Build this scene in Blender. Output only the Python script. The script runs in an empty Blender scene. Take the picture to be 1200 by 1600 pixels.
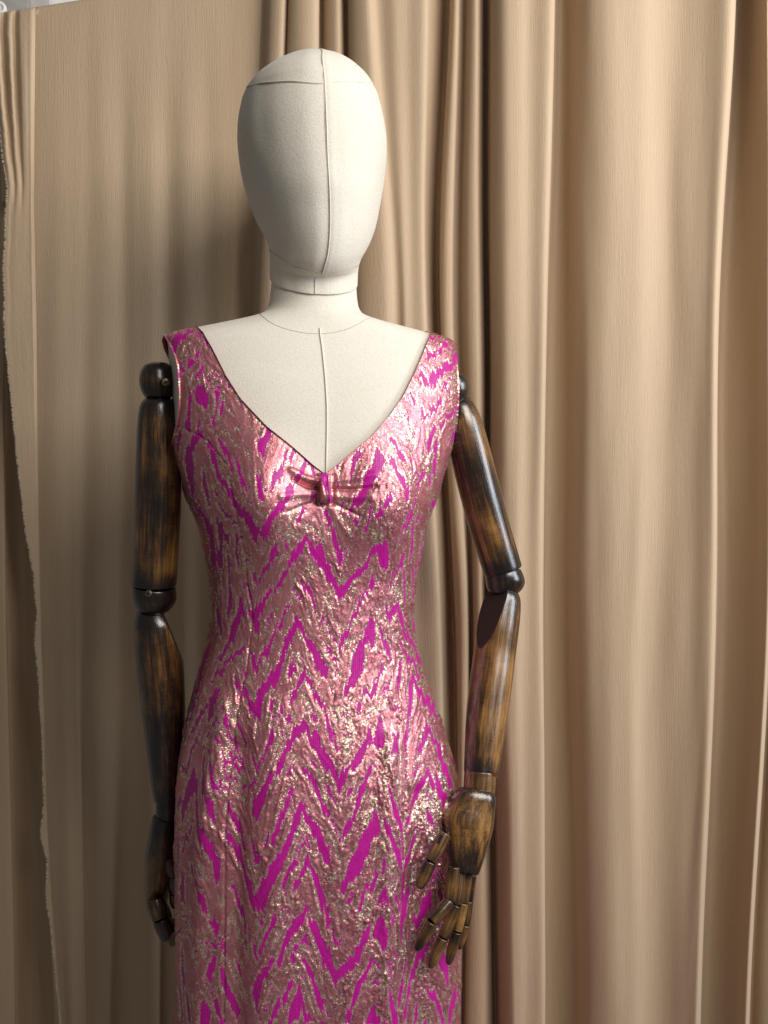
import bpy, bmesh, math, random
import numpy as np
from mathutils import Vector, Matrix

random.seed(7)
rng = np.random.default_rng(11)
R = math.radians
scene = bpy.context.scene

# ------------------------------------------------------------------ camera
FOC, PITCH, DIST = 1500.0, R(3.5), 1.125          # focal length in photo pixels, tilt, distance
FW = np.array([0.0, math.cos(PITCH), -math.sin(PITCH)])
UP = np.array([0.0, math.sin(PITCH), math.cos(PITCH)])
CAM = -DIST * FW
cd = bpy.data.cameras.new('camera')
cam = bpy.data.objects.new('camera', cd)
scene.collection.objects.link(cam)
cam.location = CAM
cam.rotation_euler = (R(90) - PITCH, 0, 0)
cd.sensor_fit = 'VERTICAL'
cd.sensor_height = 36
cd.lens = 36 * FOC / 1600
cd.clip_start, cd.clip_end = 0.02, 60
scene.camera = cam
scene.render.resolution_x, scene.render.resolution_y = 768, 1024

# ------------------------------------------------------------------ light
wd = bpy.data.worlds.new('World')
scene.world = wd
wd.use_nodes = True
wd.node_tree.nodes['Background'].inputs[0].default_value = (0.96, 0.91, 0.86, 1)
wd.node_tree.nodes['Background'].inputs[1].default_value = 0.125


def area(name, loc, target, sx, sy, power, col):
    l = bpy.data.lights.new(name, 'AREA')
    l.shape = 'RECTANGLE'
    l.size, l.size_y = sx, sy
    l.energy = power
    l.color = col
    o = bpy.data.objects.new(name, l)
    scene.collection.objects.link(o)
    o.location = loc
    o.rotation_euler = (Vector(target) - Vector(loc)).to_track_quat('-Z', 'Y').to_euler()
    return o


area('window_light', (1.02, -1.25, 1.05), (0, 0.1, 0), 1.1, 1.0, 42, (1.0, 0.95, 0.885))
area('side_window_light', (1.75, -0.60, 0.45), (0.1, 0.1, -0.1), 0.6, 0.9, 22, (0.84, 0.91, 1.0))
scene.view_settings.view_transform = 'Standard'
scene.view_settings.look = 'None'
scene.view_settings.gamma = 1
scene.view_settings.exposure = 0.06
scene.render.engine = 'CYCLES'


# ------------------------------------------------------------------ helpers
def W(px, py, y=0.0):
    """photo pixel + depth plane -> point in the room (metres)"""
    px, py, y = np.broadcast_arrays(np.asarray(px, float), np.asarray(py, float), np.asarray(y, float))
    a = (px - 600) / FOC
    b = -(py - 800) / FOC
    dx = a
    dy = FW[1] + b * UP[1]
    dz = FW[2] + b * UP[2]
    t = (y - CAM[1]) / dy
    return np.stack([CAM[0] + dx * t, CAM[1] + dy * t, CAM[2] + dz * t], -1)


def proj(P):
    d = P - CAM
    f = d @ FW
    return 600 + FOC * d[..., 0] / f, 800 - FOC * (d @ UP) / f


def scl(y):
    return (DIST + y) / FOC


def vnoise(x, y, seed=0):
    r = np.random.default_rng(seed)
    L = r.random((256, 256))
    xi = np.floor(x).astype(int)
    yi = np.floor(y).astype(int)
    fx = x - xi
    fy = y - yi
    fx = fx * fx * (3 - 2 * fx)
    fy = fy * fy * (3 - 2 * fy)
    a = L[xi & 255, yi & 255]
    b = L[(xi + 1) & 255, yi & 255]
    c = L[xi & 255, (yi + 1) & 255]
    d = L[(xi + 1) & 255, (yi + 1) & 255]
    return (a * (1 - fx) + b * fx) * (1 - fy) + (c * (1 - fx) + d * fx) * fy


def sstep(a, b, x):
    t = np.clip((x - a) / (b - a), 0, 1)
    return t * t * (3 - 2 * t)


def crom(pts, n):
    """Catmull-Rom through the points, n samples per span"""
    p = np.asarray(pts, float)
    p = np.vstack([2 * p[0] - p[1], p, 2 * p[-1] - p[-2]])
    out = []
    for i in range(1, len(p) - 2):
        t = np.linspace(0, 1, n, endpoint=False)[:, None]
        a, b, c, d = p[i - 1], p[i], p[i + 1], p[i + 2]
        out.append(0.5 * (2 * b + (c - a) * t + (2 * a - 5 * b + 4 * c - d) * t ** 2 + (3 * b - a - 3 * c + d) * t ** 3))
    out.append(p[-2:-1])
    return np.vstack(out)


def mk(name, V, F, mat, parent=None, smooth=True):
    """one mesh object out of arrays; F is (n,4) or a list of polygons"""
    me = bpy.data.meshes.new(name)
    V = np.asarray(V, np.float32).reshape(-1, 3)
    if isinstance(F, np.ndarray):
        k = F.shape[1]
        me.vertices.add(len(V))
        me.vertices.foreach_set('co', V.ravel())
        me.loops.add(F.size)
        me.loops.foreach_set('vertex_index', F.astype(np.int32).ravel())
        me.polygons.add(len(F))
        me.polygons.foreach_set('loop_start', np.arange(0, F.size, k, dtype=np.int32))
        me.update(calc_edges=True)
        me.validate()
    else:
        me.from_pydata([tuple(map(float, v)) for v in V], [], F)
    if smooth:
        me.polygons.foreach_set('use_smooth', np.ones(len(me.polygons), bool))
    me.materials.append(mat)
    o = bpy.data.objects.new(name, me)
    scene.collection.objects.link(o)
    if parent is not None:
        put(o, parent)
    return o


def put(o, parent):
    o.parent = parent
    base = parent
    off = Vector((0, 0, 0))
    while base is not None:
        off += Vector(base.location)
        base = base.parent
    o.location = Vector(o.location) - off


def attr(o, name, data, kind='FLOAT'):
    a = o.data.attributes.new(name, kind, 'POINT')
    a.data.foreach_set('value' if kind == 'FLOAT' else 'vector', np.asarray(data, np.float32).ravel())


def gridF(nr, nc, wrap=False):
    i = np.arange(nr - 1)[:, None]
    j = np.arange(nc if wrap else nc - 1)[None, :]
    j2 = (j + 1) % nc
    return np.stack([i * nc + j, i * nc + j2, (i + 1) * nc + j2, (i + 1) * nc + j], -1).reshape(-1, 4)


def tag(o, label, cat, group=None, kind=None):
    if label:
        o['label'] = label
    if cat:
        o['category'] = cat
    if group:
        o['group'] = group
    if kind:
        o['kind'] = kind
    return o


def empty(name, loc):
    o = bpy.data.objects.new(name, None)
    scene.collection.objects.link(o)
    o.location = loc
    o.empty_display_size = 0.05
    return o


def tube(name, pts, r, mat, parent=None, n=8):
    p = np.asarray(pts, float)
    t = np.gradient(p, axis=0)
    t /= np.linalg.norm(t, axis=1)[:, None] + 1e-12
    up = np.where(np.abs(t[:, 1:2]) > 0.9, np.array([[1.0, 0, 0]]), np.array([[0, 1.0, 0]]))
    u = np.cross(t, up)
    u /= np.linalg.norm(u, axis=1)[:, None] + 1e-12
    v = np.cross(t, u)
    a = np.linspace(0, 2 * math.pi, n, endpoint=False)
    V = p[:, None] + r * (u[:, None] * np.cos(a)[None, :, None] + v[:, None] * np.sin(a)[None, :, None])
    return mk(name, V, gridF(len(p), n, True), mat, parent)


# ------------------------------------------------------------------ materials
class NT:
    def __init__(s, name):
        s.m = bpy.data.materials.new(name)
        s.m.use_nodes = True
        s.t = s.m.node_tree
        s.b = s.t.nodes['Principled BSDF']

    def n(s, typ, **kw):
        nd = s.t.nodes.new(typ)
        for k, v in kw.items():
            if k.startswith('i_'):
                nd.inputs[k[2:].replace('_', ' ')].default_value = v
            else:
                setattr(nd, k, v)
        return nd

    def l(s, a, b):
        s.t.links.new(a, b)

    def ramp(s, fac, stops):
        r = s.n('ShaderNodeValToRGB')
        e = r.color_ramp.elements
        while len(e) < len(stops):
            e.new(0.5)
        for k, (p, c) in enumerate(stops):
            e[k].position = p
            e[k].color = (*c, 1) if len(c) == 3 else c
        s.l(fac, r.inputs[0])
        return r.outputs[0]

    def math(s, op, a, b=None, c=None, clamp=False):
        m = s.n('ShaderNodeMath', operation=op)
        m.use_clamp = clamp
        for k, v in enumerate((a, b, c)):
            if v is None:
                continue
            if isinstance(v, (int, float)):
                m.inputs[k].default_value = v
            else:
                s.l(v, m.inputs[k])
        return m.outputs[0]

    def mix(s, f, a, b):
        m = s.n('ShaderNodeMix', data_type='RGBA')
        for sock, v in ((m.inputs[0], f), (m.inputs[6], a), (m.inputs[7], b)):
            if isinstance(v, (int, float)):
                sock.default_value = v
            elif isinstance(v, tuple):
                sock.default_value = (*v, 1)
            else:
                s.l(v, sock)
        return m.outputs[2]

    def mixf(s, f, a, b):
        m = s.n('ShaderNodeMix', data_type='FLOAT')
        for sock, v in ((m.inputs[0], f), (m.inputs[2], a), (m.inputs[3], b)):
            if isinstance(v, (int, float)):
                sock.default_value = v
            else:
                s.l(v, sock)
        return m.outputs[0]

    def set(s, **kw):
        for k, v in kw.items():
            sock = s.b.inputs[k.replace('_', ' ')]
            if isinstance(v, (int, float)):
                sock.default_value = v
            elif isinstance(v, tuple):
                sock.default_value = (*v, 1)
            else:
                s.l(v, sock)

    def mapped(s, out, scale, loc=(0, 0, 0)):
        m = s.n('ShaderNodeMapping')
        m.inputs['Scale'].default_value = scale
        m.inputs['Location'].default_value = loc
        s.l(out, m.inputs['Vector'])
        return m.outputs[0]

    def noise(s, vec, scale, detail=3, rough=0.5):
        k = s.n('ShaderNodeTexNoise')
        k.inputs['Scale'].default_value = scale
        k.inputs['Detail'].default_value = detail
        k.inputs['Roughness'].default_value = rough
        s.l(vec, k.inputs['Vector'])
        return k.outputs[0]

    def bump(s, h, dist, strength=1.0, prev=None):
        b = s.n('ShaderNodeBump')
        b.inputs['Strength'].default_value = strength
        b.inputs['Distance'].default_value = dist
        s.l(h, b.inputs['Height'])
        if prev is not None:
            s.l(prev, b.inputs['Normal'])
        return b.outputs[0]


def m_curtain(name, base, seed=0.0):
    k = NT(name)
    pos = k.n('ShaderNodeTexCoord').outputs['Object']
    at = k.n('ShaderNodeAttribute', attribute_name='cloth')       # x: width along the cloth, y: height (metres)
    v = at.outputs['Vector']
    fine = k.noise(k.mapped(v, (640, 16, 1), (seed, 0, 0)), 1, 2, 0.6)
    mid = k.noise(k.mapped(v, (420, 9, 1), (seed + 9, 0, 0)), 1, 3, 0.6)
    grain = k.noise(k.mapped(v, (900, 700, 1)), 1, 2, 0.6)
    blot = k.noise(k.mapped(v, (6, 3, 1)), 1, 3)
    f = k.math('ADD', k.math('MULTIPLY', fine, 0.6), k.math('MULTIPLY', mid, 0.4))
    dark = tuple(c * 0.93 for c in base)
    lite = tuple(min(1, c * 1.05) for c in base)
    c1 = k.ramp(f, [(0.30, dark), (0.5, base), (0.72, lite)])
    c2 = k.mix(k.math('MULTIPLY', blot, 0.22), c1, tuple(c * q for c, q in zip(base, (0.93, 0.86, 0.80))))
    h = k.math('ADD', k.math('MULTIPLY', fine, 0.6), k.math('MULTIPLY', grain, 0.5))
    wr = k.noise(k.mapped(v, (16, 3.5, 1), (seed + 3, 0, 0)), 1, 1, 0.4)
    cr = k.noise(k.mapped(v, (1000, 90, 1), (seed + 5, 0, 0)), 1, 2, 0.6)
    n1 = k.bump(wr, 0.008, 0.35)
    k.set(Base_Color=c2, Roughness=0.66, Normal=k.bump(k.math('ADD', h, k.math('MULTIPLY', cr, 0.6)), 0.0012, 0.55, n1))
    k.b.inputs['Specular IOR Level'].default_value = 0.32
    k.b.inputs['Sheen Weight'].default_value = 0.12
    k.b.inputs['Sheen Roughness'].default_value = 0.4
    return k.m


M_CURT = m_curtain('beige_crepe', (0.485, 0.362, 0.245))
M_CLOTH = m_curtain('beige_crepe_panel', (0.52, 0.395, 0.268), 31.0)


def m_linen(name='natural_linen'):
    k = NT(name)
    pos = k.n('ShaderNodeTexCoord').outputs['Object']
    w1 = k.noise(k.mapped(pos, (1500, 1500, 260)), 1, 2, 0.6)
    w2 = k.noise(k.mapped(pos, (260, 260, 1600)), 1, 2, 0.6)
    nub = k.noise(pos, 520, 3, 0.65)
    blot = k.noise(pos, 14, 4, 0.55)
    spk = k.n('ShaderNodeTexVoronoi')
    spk.inputs['Scale'].default_value = 120
    k.l(pos, spk.inputs['Vector'])
    weave = k.math('ADD', k.math('MULTIPLY', w1, 0.5), k.math('MULTIPLY', w2, 0.5))
    c1 = k.ramp(weave, [(0.34, (0.565, 0.535, 0.465)), (0.52, (0.655, 0.62, 0.545)), (0.7, (0.70, 0.67, 0.60))])
    c2 = k.mix(k.ramp(blot, [(0.4, (0, 0, 0)), (0.75, (0.32, 0.32, 0.32))]), c1, (0.60, 0.53, 0.43))
    fl = k.ramp(spk.outputs['Distance'], [(0.035, (0.5, 0.5, 0.5)), (0.07, (0, 0, 0))])
    rnd = k.n('ShaderNodeSeparateColor')
    k.l(spk.outputs['Color'], rnd.inputs[0])
    fl2 = k.math('MULTIPLY', fl, k.math('GREATER_THAN', rnd.outputs[0], 0.9))
    c3 = k.mix(fl2, c2, (0.33, 0.25, 0.16))
    h = k.math('ADD', weave, k.math('MULTIPLY', nub, 0.9))
    k.set(Base_Color=c3, Roughness=0.86, Normal=k.bump(h, 0.0010, 0.42))
    k.b.inputs['Specular IOR Level'].default_value = 0.2
    k.b.inputs['Sheen Weight'].default_value = 0.15
    return k.m


M_LINEN = m_linen()
k = NT('seam_thread')
k.set(Base_Color=(0.66, 0.61, 0.53), Roughness=0.85)
M_SEAM = k.m
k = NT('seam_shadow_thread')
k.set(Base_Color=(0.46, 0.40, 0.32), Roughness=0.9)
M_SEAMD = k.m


def m_wood():
    k = NT('dark_stained_wood')
    v = k.n('ShaderNodeAttribute', attribute_name='limb').outputs['Vector']
    end = k.n('ShaderNodeAttribute', attribute_name='ends').outputs['Fac']
    streak = k.noise(k.mapped(v, (150, 150, 9)), 1, 6, 0.68)
    fine = k.noise(k.mapped(v, (700, 700, 30)), 1, 3, 0.6)
    cross = k.noise(k.mapped(v, (60, 60, 900)), 1, 2, 0.6)
    patch = k.noise(k.mapped(v, (26, 26, 13)), 1, 3, 0.55)
    f = k.math('ADD', k.math('MULTIPLY', streak, 0.55), k.math('MULTIPLY', patch, 0.55))
    f = k.math('ADD', f, k.math('MULTIPLY', k.math('SUBTRACT', fine, 0.5), 0.22))
    f = k.math('ADD', f, k.math('MULTIPLY', k.math('SUBTRACT', cross, 0.5), 0.10))
    f = k.math('SUBTRACT', f, k.math('MULTIPLY', end, 0.20))
    col = k.ramp(f, [(0.42, (0.007, 0.005, 0.004)), (0.52, (0.030, 0.015, 0.007)), (0.60, (0.105, 0.048, 0.014)),
                     (0.74, (0.29, 0.150, 0.043))])
    rg = k.ramp(fine, [(0.3, (0.16, 0.16, 0.16)), (0.7, (0.30, 0.30, 0.30))])
    k.set(Base_Color=col, Roughness=rg, Normal=k.bump(k.math('ADD', fine, k.math('MULTIPLY', cross, 0.4)), 0.0005, 0.5))
    k.b.inputs['Specular IOR Level'].default_value = 0.55
    k.b.inputs['Coat Weight'].default_value = 0.5
    k.b.inputs['Coat Roughness'].default_value = 0.22
    return k.m


M_WOOD = m_wood()
k = NT('stain_and_shade_cut')
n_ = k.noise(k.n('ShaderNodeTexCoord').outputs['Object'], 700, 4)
k.set(Base_Color=k.ramp(n_, [(0.3, (0.006, 0.004, 0.003)), (0.7, (0.022, 0.013, 0.008))]), Roughness=0.55)  # near-black cut wood: dark stain with the face's shade painted in
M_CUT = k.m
k = NT('aged_brass')
n_ = k.noise(k.n('ShaderNodeTexCoord').outputs['Object'], 900, 2)
k.set(Base_Color=k.ramp(n_, [(0.3, (0.10, 0.075, 0.04)), (0.7, (0.30, 0.235, 0.14))]), Metallic=0.8, Roughness=0.42)
M_BRASS = k.m
k = NT('dark_slot')
k.set(Base_Color=(0.008, 0.006, 0.005), Roughness=0.8)
M_SLOT = k.m
k = NT('white_wall_paint')
n_ = k.noise(k.n('ShaderNodeTexCoord').outputs['Object'], 30, 4)
k.set(Base_Color=k.ramp(n_, [(0.3, (0.80, 0.81, 0.82)), (0.7, (0.86, 0.87, 0.875))]), Roughness=0.8)
M_WALL = k.m
k = NT('grey_plaster')
n_ = k.noise(k.n('ShaderNodeTexCoord').outputs['Object'], 40, 5)
k.set(Base_Color=k.ramp(n_, [(0.3, (0.40, 0.385, 0.37)), (0.7, (0.50, 0.485, 0.47))]), Roughness=0.85)
M_PLAST = k.m
k = NT('white_enamel')
k.set(Base_Color=(0.80, 0.80, 0.77), Roughness=0.3)
M_ENAM = k.m


def m_brocade():
    k = NT('metallic_brocade')
    mag = k.n('ShaderNodeAttribute', attribute_name='magenta').outputs['Fac']
    gold = k.n('ShaderNodeAttribute', attribute_name='gold').outputs['Fac']
    grain = k.n('ShaderNodeAttribute', attribute_name='grain').outputs['Fac']
    fab = k.n('ShaderNodeAttribute', attribute_name='fabric').outputs['Vector']   # fabric coordinates, 1 unit = 0.75 mm
    is_m = k.math('SMOOTH_MIN', 1.0, 1.0)
    mr = k.n('ShaderNodeMapRange', clamp=True)
    mr.inputs['From Min'].default_value = 0.45
    mr.inputs['From Max'].default_value = -0.45
    # speckle of the metal threads; their glitter is also painted into the colour
    vo = k.n('ShaderNodeTexVoronoi')
    vo.inputs['Scale'].default_value = 0.62
    k.l(fab, vo.inputs['Vector'])
    sep = k.n('ShaderNodeSeparateColor')
    k.l(vo.outputs['Color'], sep.inputs[0])
    r1, r2, r3 = sep.outputs
    k.l(k.math('MULTIPLY_ADD', k.math('SUBTRACT', r1, 0.5), 2.4, mag), mr.inputs['Value'])
    fm = mr.outputs[0]
    gj = k.math('ADD', gold, k.math('MULTIPLY', k.math('SUBTRACT', r3, 0.5), 0.55))
    mg = k.n('ShaderNodeMapRange', clamp=True)
    mg.inputs['From Min'].default_value = 0.42
    mg.inputs['From Max'].default_value = 0.58
    k.l(gj, mg.inputs['Value'])
    fg = mg.outputs[0]
    pnk = k.noise(fab, 0.05, 3)
    pink = k.ramp(pnk, [(0.3, (0.61, 0.21, 0.25)), (0.7, (0.74, 0.315, 0.345))])
    pfl = k.mix(k.math('MULTIPLY', r2, k.math('MULTIPLY_ADD', grain, 0.75, 0.15)), pink, (0.30, 0.075, 0.12))
    gcol = k.mix(r2, (0.86, 0.67, 0.52), (0.50, 0.28, 0.25))
    ribs = k.n('ShaderNodeTexWave', wave_type='BANDS', bands_direction='X')
    ribs.inputs['Scale'].default_value = 0.10
    ribs.inputs['Distortion'].default_value = 1.2
    ribs.inputs['Detail'].default_value = 1
    k.l(fab, ribs.inputs['Vector'])
    mcol = k.mix(k.math('MULTIPLY_ADD', r2, 0.6, k.math('MULTIPLY', ribs.outputs['Fac'], 0.4)), (0.32, 0.003, 0.175), (0.52, 0.008, 0.285))
    c = k.mix(fg, pfl, gcol)
    c = k.mix(fm, c, mcol)
    metal = k.mixf(fm, k.mixf(fg, 0.74, 0.82), 0.0)
    rough = k.mixf(fm, k.mixf(fg, 0.39, 0.34), 0.42)
    # random thread tilt -> glitter
    geo = k.n('ShaderNodeNewGeometry')
    sub = k.n('ShaderNodeVectorMath', operation='SUBTRACT')
    k.l(vo.outputs['Color'], sub.inputs[0])
    sub.inputs[1].default_value = (0.5, 0.5, 0.5)
    amp = k.mixf(fm, k.mixf(fg, k.math('MULTIPLY_ADD', grain, 0.32, 0.04), 0.48), 0.10)
    sc = k.n('ShaderNodeVectorMath', operation='SCALE')
    k.l(sub.outputs[0], sc.inputs[0])
    k.l(amp, sc.inputs['Scale'])
    ad = k.n('ShaderNodeVectorMath', operation='ADD')
    k.l(geo.outputs['Normal'], ad.inputs[0])
    k.l(sc.outputs[0], ad.inputs[1])
    nm = k.n('ShaderNodeVectorMath', operation='NORMALIZE')
    k.l(ad.outputs[0], nm.inputs[0])
    weave = k.noise(k.mapped(fab, (0.5, 0.9, 1)), 1, 2, 0.6)
    hb = k.mixf(fm, weave, k.math('MULTIPLY_ADD', ribs.outputs['Fac'], 0.14, k.math('MULTIPLY', weave, 0.6)))
    bp = k.bump(hb, 0.0007, 0.55, nm.outputs[0])
    k.set(Base_Color=c, Metallic=metal, Roughness=rough, Normal=bp)
    k.b.inputs['Specular IOR Level'].default_value = 0.4
    k.t.nodes.remove(is_m.node)
    return k.m


M_BROC = m_brocade()

# ------------------------------------------------------------------ the setting: wall behind the curtains
def box(name, lo, hi, mat, parent=None, bev=0.0):
    bm = bmesh.new()
    bmesh.ops.create_cube(bm, size=1)
    for v in bm.verts:
        for q in range(3):
            v.co[q] = lo[q] + (v.co[q] + 0.5) * (hi[q] - lo[q])
    if bev:
        bmesh.ops.bevel(bm, geom=bm.edges[:], offset=bev, segments=2, affect='EDGES')
    me = bpy.data.meshes.new(name)
    bm.to_mesh(me)
    bm.free()
    me.materials.append(mat)
    o = bpy.data.objects.new(name, me)
    scene.collection.objects.link(o)
    if parent is not None:
        put(o, parent)
    return o


def yc(x):
    """depth of the curtain line: it runs slightly away to the left"""
    return 0.205 - 0.13 * x


wall = box('wall', (-2.2, 0.60, -1.6), (2.2, 0.70, 1.6), M_WALL)
tag(wall, None, None, kind='structure')
p0 = W(47, 20, 0.50)
pil = box('pilaster', (-1.6, 0.50, -1.6), (float(p0[0]), 0.597, 1.6), M_PLAST, wall, 0.004)

# ------------------------------------------------------------------ curtains
def curtain(name, rows, mat, n=12, zstep=9.0, wob=0.0012, seed=3, parent=None, depth=0.0, smoothrows=True):
    """rows: list of (py, [(px, forward_mm), ...]) with the same number of points in every row"""
    pys = np.array([r[0] for r in rows], float)
    prof = np.stack([crom(np.array(r[1], float), n) for r in rows])       # rows, samples, 2
    ys = np.arange(pys[0], pys[-1] + 0.1, zstep)
    out = np.empty((len(ys), prof.shape[1], 2))
    k = np.interp(ys, pys, np.arange(len(pys)))
    i0 = np.clip(np.floor(k).astype(int), 0, len(pys) - 2)
    t = k - i0
    P = np.concatenate([2 * prof[:1] - prof[1:2], prof, 2 * prof[-1:] - prof[-2:-1]])
    tt = t[:, None, None]
    a, b, c, d = P[i0], P[i0 + 1], P[i0 + 2], P[i0 + 3]
    if smoothrows:
        out = 0.5 * (2 * b + (c - a) * tt + (2 * a - 5 * b + 4 * c - d) * tt ** 2 + (3 * b - a - 3 * c + d) * tt ** 3)
    else:
        out = b * (1 - tt) + c * tt
    px, dd = out[..., 0], out[..., 1]
    s = np.cumsum(np.abs(np.gradient(prof[0][:, 0])) + np.abs(np.gradient(prof[0][:, 1])) * 1.2)[None, :]
    s = np.repeat(s, len(ys), 0)
    Y = np.repeat(ys[:, None], px.shape[1], 1)
    for _ in range(5):
        px[:, 1:-1] = 0.25 * px[:, :-2] + 0.5 * px[:, 1:-1] + 0.25 * px[:, 2:]
        dd[:, 1:-1] = 0.25 * dd[:, :-2] + 0.5 * dd[:, 1:-1] + 0.25 * dd[:, 2:]
    dd = dd + 3.0 * (vnoise((s + Y * 0.16) / 46, Y / 260, seed + 5) - 0.5) * sstep(300, 1000, Y)
    dd = dd + 4.0 * (vnoise(s / 60, Y / 420, seed) - 0.5) + 2.0 * (vnoise(s / 30, Y / 300, seed + 1) - 0.5)
    px = px + 5.0 * (vnoise(s / 60, Y / 300, seed + 2) - 0.5)
    P0 = W(px, Y, 0.20)
    y = yc(P0[..., 0]) + depth - dd / 1000
    P1 = W(px, Y, y)
    o = mk(name, P1, gridF(*px.shape), mat, parent)
    attr(o, 'cloth', np.stack([s * 0.00085, Y * 0.00085, 0 * s], -1), 'FLOAT_VECTOR')
    return o


CT = [  # x at py 0, 480, 1000, 1600 ; forward mm
    (385, 380, 380, 380, -14), (403, 394, 394, 394, -4), (417, 399, 399, 399, 6), (424, 404, 404, 404, 24),
    (444, 425, 425, 425, 26), (449, 430, 430, 430, 6), (454, 440, 440, 440, 24), (474, 470, 470, 470, 34), (495, 490, 490, 490, 30),
    (499, 496, 496, 496, 4), (506, 503, 503, 503, -2), (513, 513, 513, 513, 20), (531, 535, 535, 535, 25),
    (536, 545, 545, 545, -2), (541, 550, 550, 550, -12), (547, 560, 560, 560, 22), (572, 600, 600, 600, 35),
    (590, 622, 622, 622, 28), (615, 634, 634, 634, 33), (640, 645, 652, 652, 30), (668, 664, 686, 690, 30), (674, 669, 692, 696, 4),
    (698, 684, 710, 710, -26), (707, 691, 715, 713, 14), (718, 708, 728, 718, 18), (722, 712, 732, 721, 1),
    (729, 722, 738, 724, -6), (736, 730, 743, 729, 18), (747, 748, 754, 756, 22), (751, 753, 758, 764, -2),
    (759, 761, 763, 776, -28), (770, 768, 770, 786, 12), (784, 784, 784, 800, 36), (806, 806, 803, 812, 40), (828, 826, 820, 826, 37),
    (862, 850, 844, 848, 38), (869, 856, 849, 852, 26), (864, 853, 846, 849, 8), (874, 860, 852, 855, -30),
    (888, 884, 884, 896, -24), (899, 896, 897, 909, 0), (914, 912, 912, 922, 20), (938, 938, 934, 942, 31), (968, 966, 960, 964, 34),
    (1000, 998, 985, 990, 33), (1030, 1028, 1012, 1014, 26), (1058, 1054, 1040, 1038, 24), (1098, 1092, 1084, 1070, 31), (1139, 1117, 1112, 1088, 40), (1149, 1124, 1118, 1095, 28), (1146, 1121, 1116, 1092, 8),
    (1155, 1129, 1123, 1099, -34), (1172, 1152, 1147, 1125, -28), (1188, 1180, 1176, 1150, -2), (1199, 1198, 1196, 1164, 30),
    (1206, 1206, 1203, 1172, 20), (1203, 1204, 1200, 1169, 0), (1212, 1214, 1208, 1177, -10), (1232, 1236, 1228, 1198, 16),
    (1290, 1290, 1285, 1270, 25), (1320, 1320, 1320, 1310, 5), (1390, 1390, 1390, 1390, 25)]
rows = []
for q, py in enumerate((0, 480, 1000, 1600)):
    rows.append((py, [(c[q], c[4]) for c in CT]))
rows.insert(0, (-140, [(c[0] + (c[0] - c[1]) * 0.2, c[4]) for c in CT]))
rows.append((2250, [(c[3], c[4]) for c in CT]))
curt = curtain('curtain', rows, M_CURT, n=12)
tag(curt, 'beige crepe curtain hanging in deep gathered folds behind and right of the mannequin', 'curtain', 'beige hangings')

# left cloth: flat panel thrown over the rail
CL = [(46, 46, 54, 62, 86, -2), (66, 66, 66, 72, 96, 2), (92, 92, 90, 100, 112, 9), (118, 118, 112, 118, 128, 6), (136, 138, 132, 128, 140, 1),
      (160, 160, 156, 152, 158, 4), (190, 190, 190, 190, 190, -4), (214, 212, 214, 220, 220, 3), (236, 236, 236, 240, 240, 5), (262, 262, 262, 262, 262, -3),
      (290, 290, 290, 290, 290, 5), (318, 318, 318, 318, 318, -1), (345, 345, 345, 345, 345, 3), (372, 372, 372, 372, 372, -4), (396, 396, 396, 396, 396, -12), (440, 440, 440, 440, 440, -26)]
AMP = (0.06, 0.38, 0.5, 0.9, 2.2)
rows = []
for q, py in enumerate((30, 300, 700, 1100, 1600)):
    rows.append((py, [(c[q], c[5] * AMP[q]) for c in CL]))
rows.append((2250, [(c[4] + 6, c[5] * 2.6) for c in CL]))


def topline(px):          # the rail: straight line that leaves the frame at x = 170
    return 27.5 - 0.158 * px


def cloth_panel(name, rows, mat, seed, lift, edge_fix=None, parent=None, step=9.0):
    """like curtain(), but its top rolls over the rail"""
    pys = np.array([r[0] for r in rows], float)
    prof = np.stack([crom(np.array(r[1], float), 10) for r in rows])
    v = np.concatenate([np.linspace(0, 1, 14)[:-1] * 30, np.arange(30, pys[-1], step)])
    k = np.interp(v, pys, np.arange(len(pys)))
    i0 = np.clip(np.floor(k).astype(int), 0, len(pys) - 2)
    t = (k - i0)[:, None, None]
    out = prof[i0] * (1 - t) + prof[i0 + 1] * t
    # smooth the row interpolation
    for _ in range(int(12 * (9.0 / step) ** 2)):
        out[1:-1] = 0.25 * out[:-2] + 0.5 * out[1:-1] + 0.25 * out[2:]
    px, dd = out[..., 0], out[..., 1]
    if edge_fix is not None:
        px = edge_fix(px, v)
    s = np.repeat((prof[0][:, 0] * 1.0)[None], len(v), 0)
    Y = np.repeat(v[:, None], px.shape[1], 1)
    ramp = sstep(40, 260, Y)
    dd = dd + ramp * (2.2 * (vnoise(s / 44, Y / 330, seed) - 0.5) + 1.0 * (vnoise(s / 22, Y / 420, seed + 1) - 0.5))
    tl = topline(px)
    yy = tl + (Y / 1600.0) * (1600 - tl)              # lower rows keep their height, the top follows the rail
    P0 = W(px, yy, 0.20)
    y = yc(P0[..., 0]) - lift - dd / 1000
    P = W(px, yy, y)
    # roll over the rail: first rows wrap a 9 mm radius
    rr = 0.011
    ang = np.linspace(R(150), 0, 12)
    top = P[0]
    roll = []
    for a in ang:
        q = top.copy()
        q[:, 1] += rr - rr * math.cos(a)
        q[:, 2] += rr * math.sin(a)
        roll.append(q)
    back = roll[0].copy()
    back[:, 2] -= 0.25
    P = np.concatenate([back[None], np.stack(roll[:-1]), P])
    o = mk(name, P, gridF(P.shape[0], P.shape[1]), mat, parent)
    sv = np.repeat((s[:1]), P.shape[0], 0)
    zv = np.repeat((P[:, :1, 2]), P.shape[1], 1)
    attr(o, 'cloth', np.stack([sv * 0.00085, zv, 0 * sv], -1), 'FLOAT_VECTOR')
    return o, P


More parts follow.
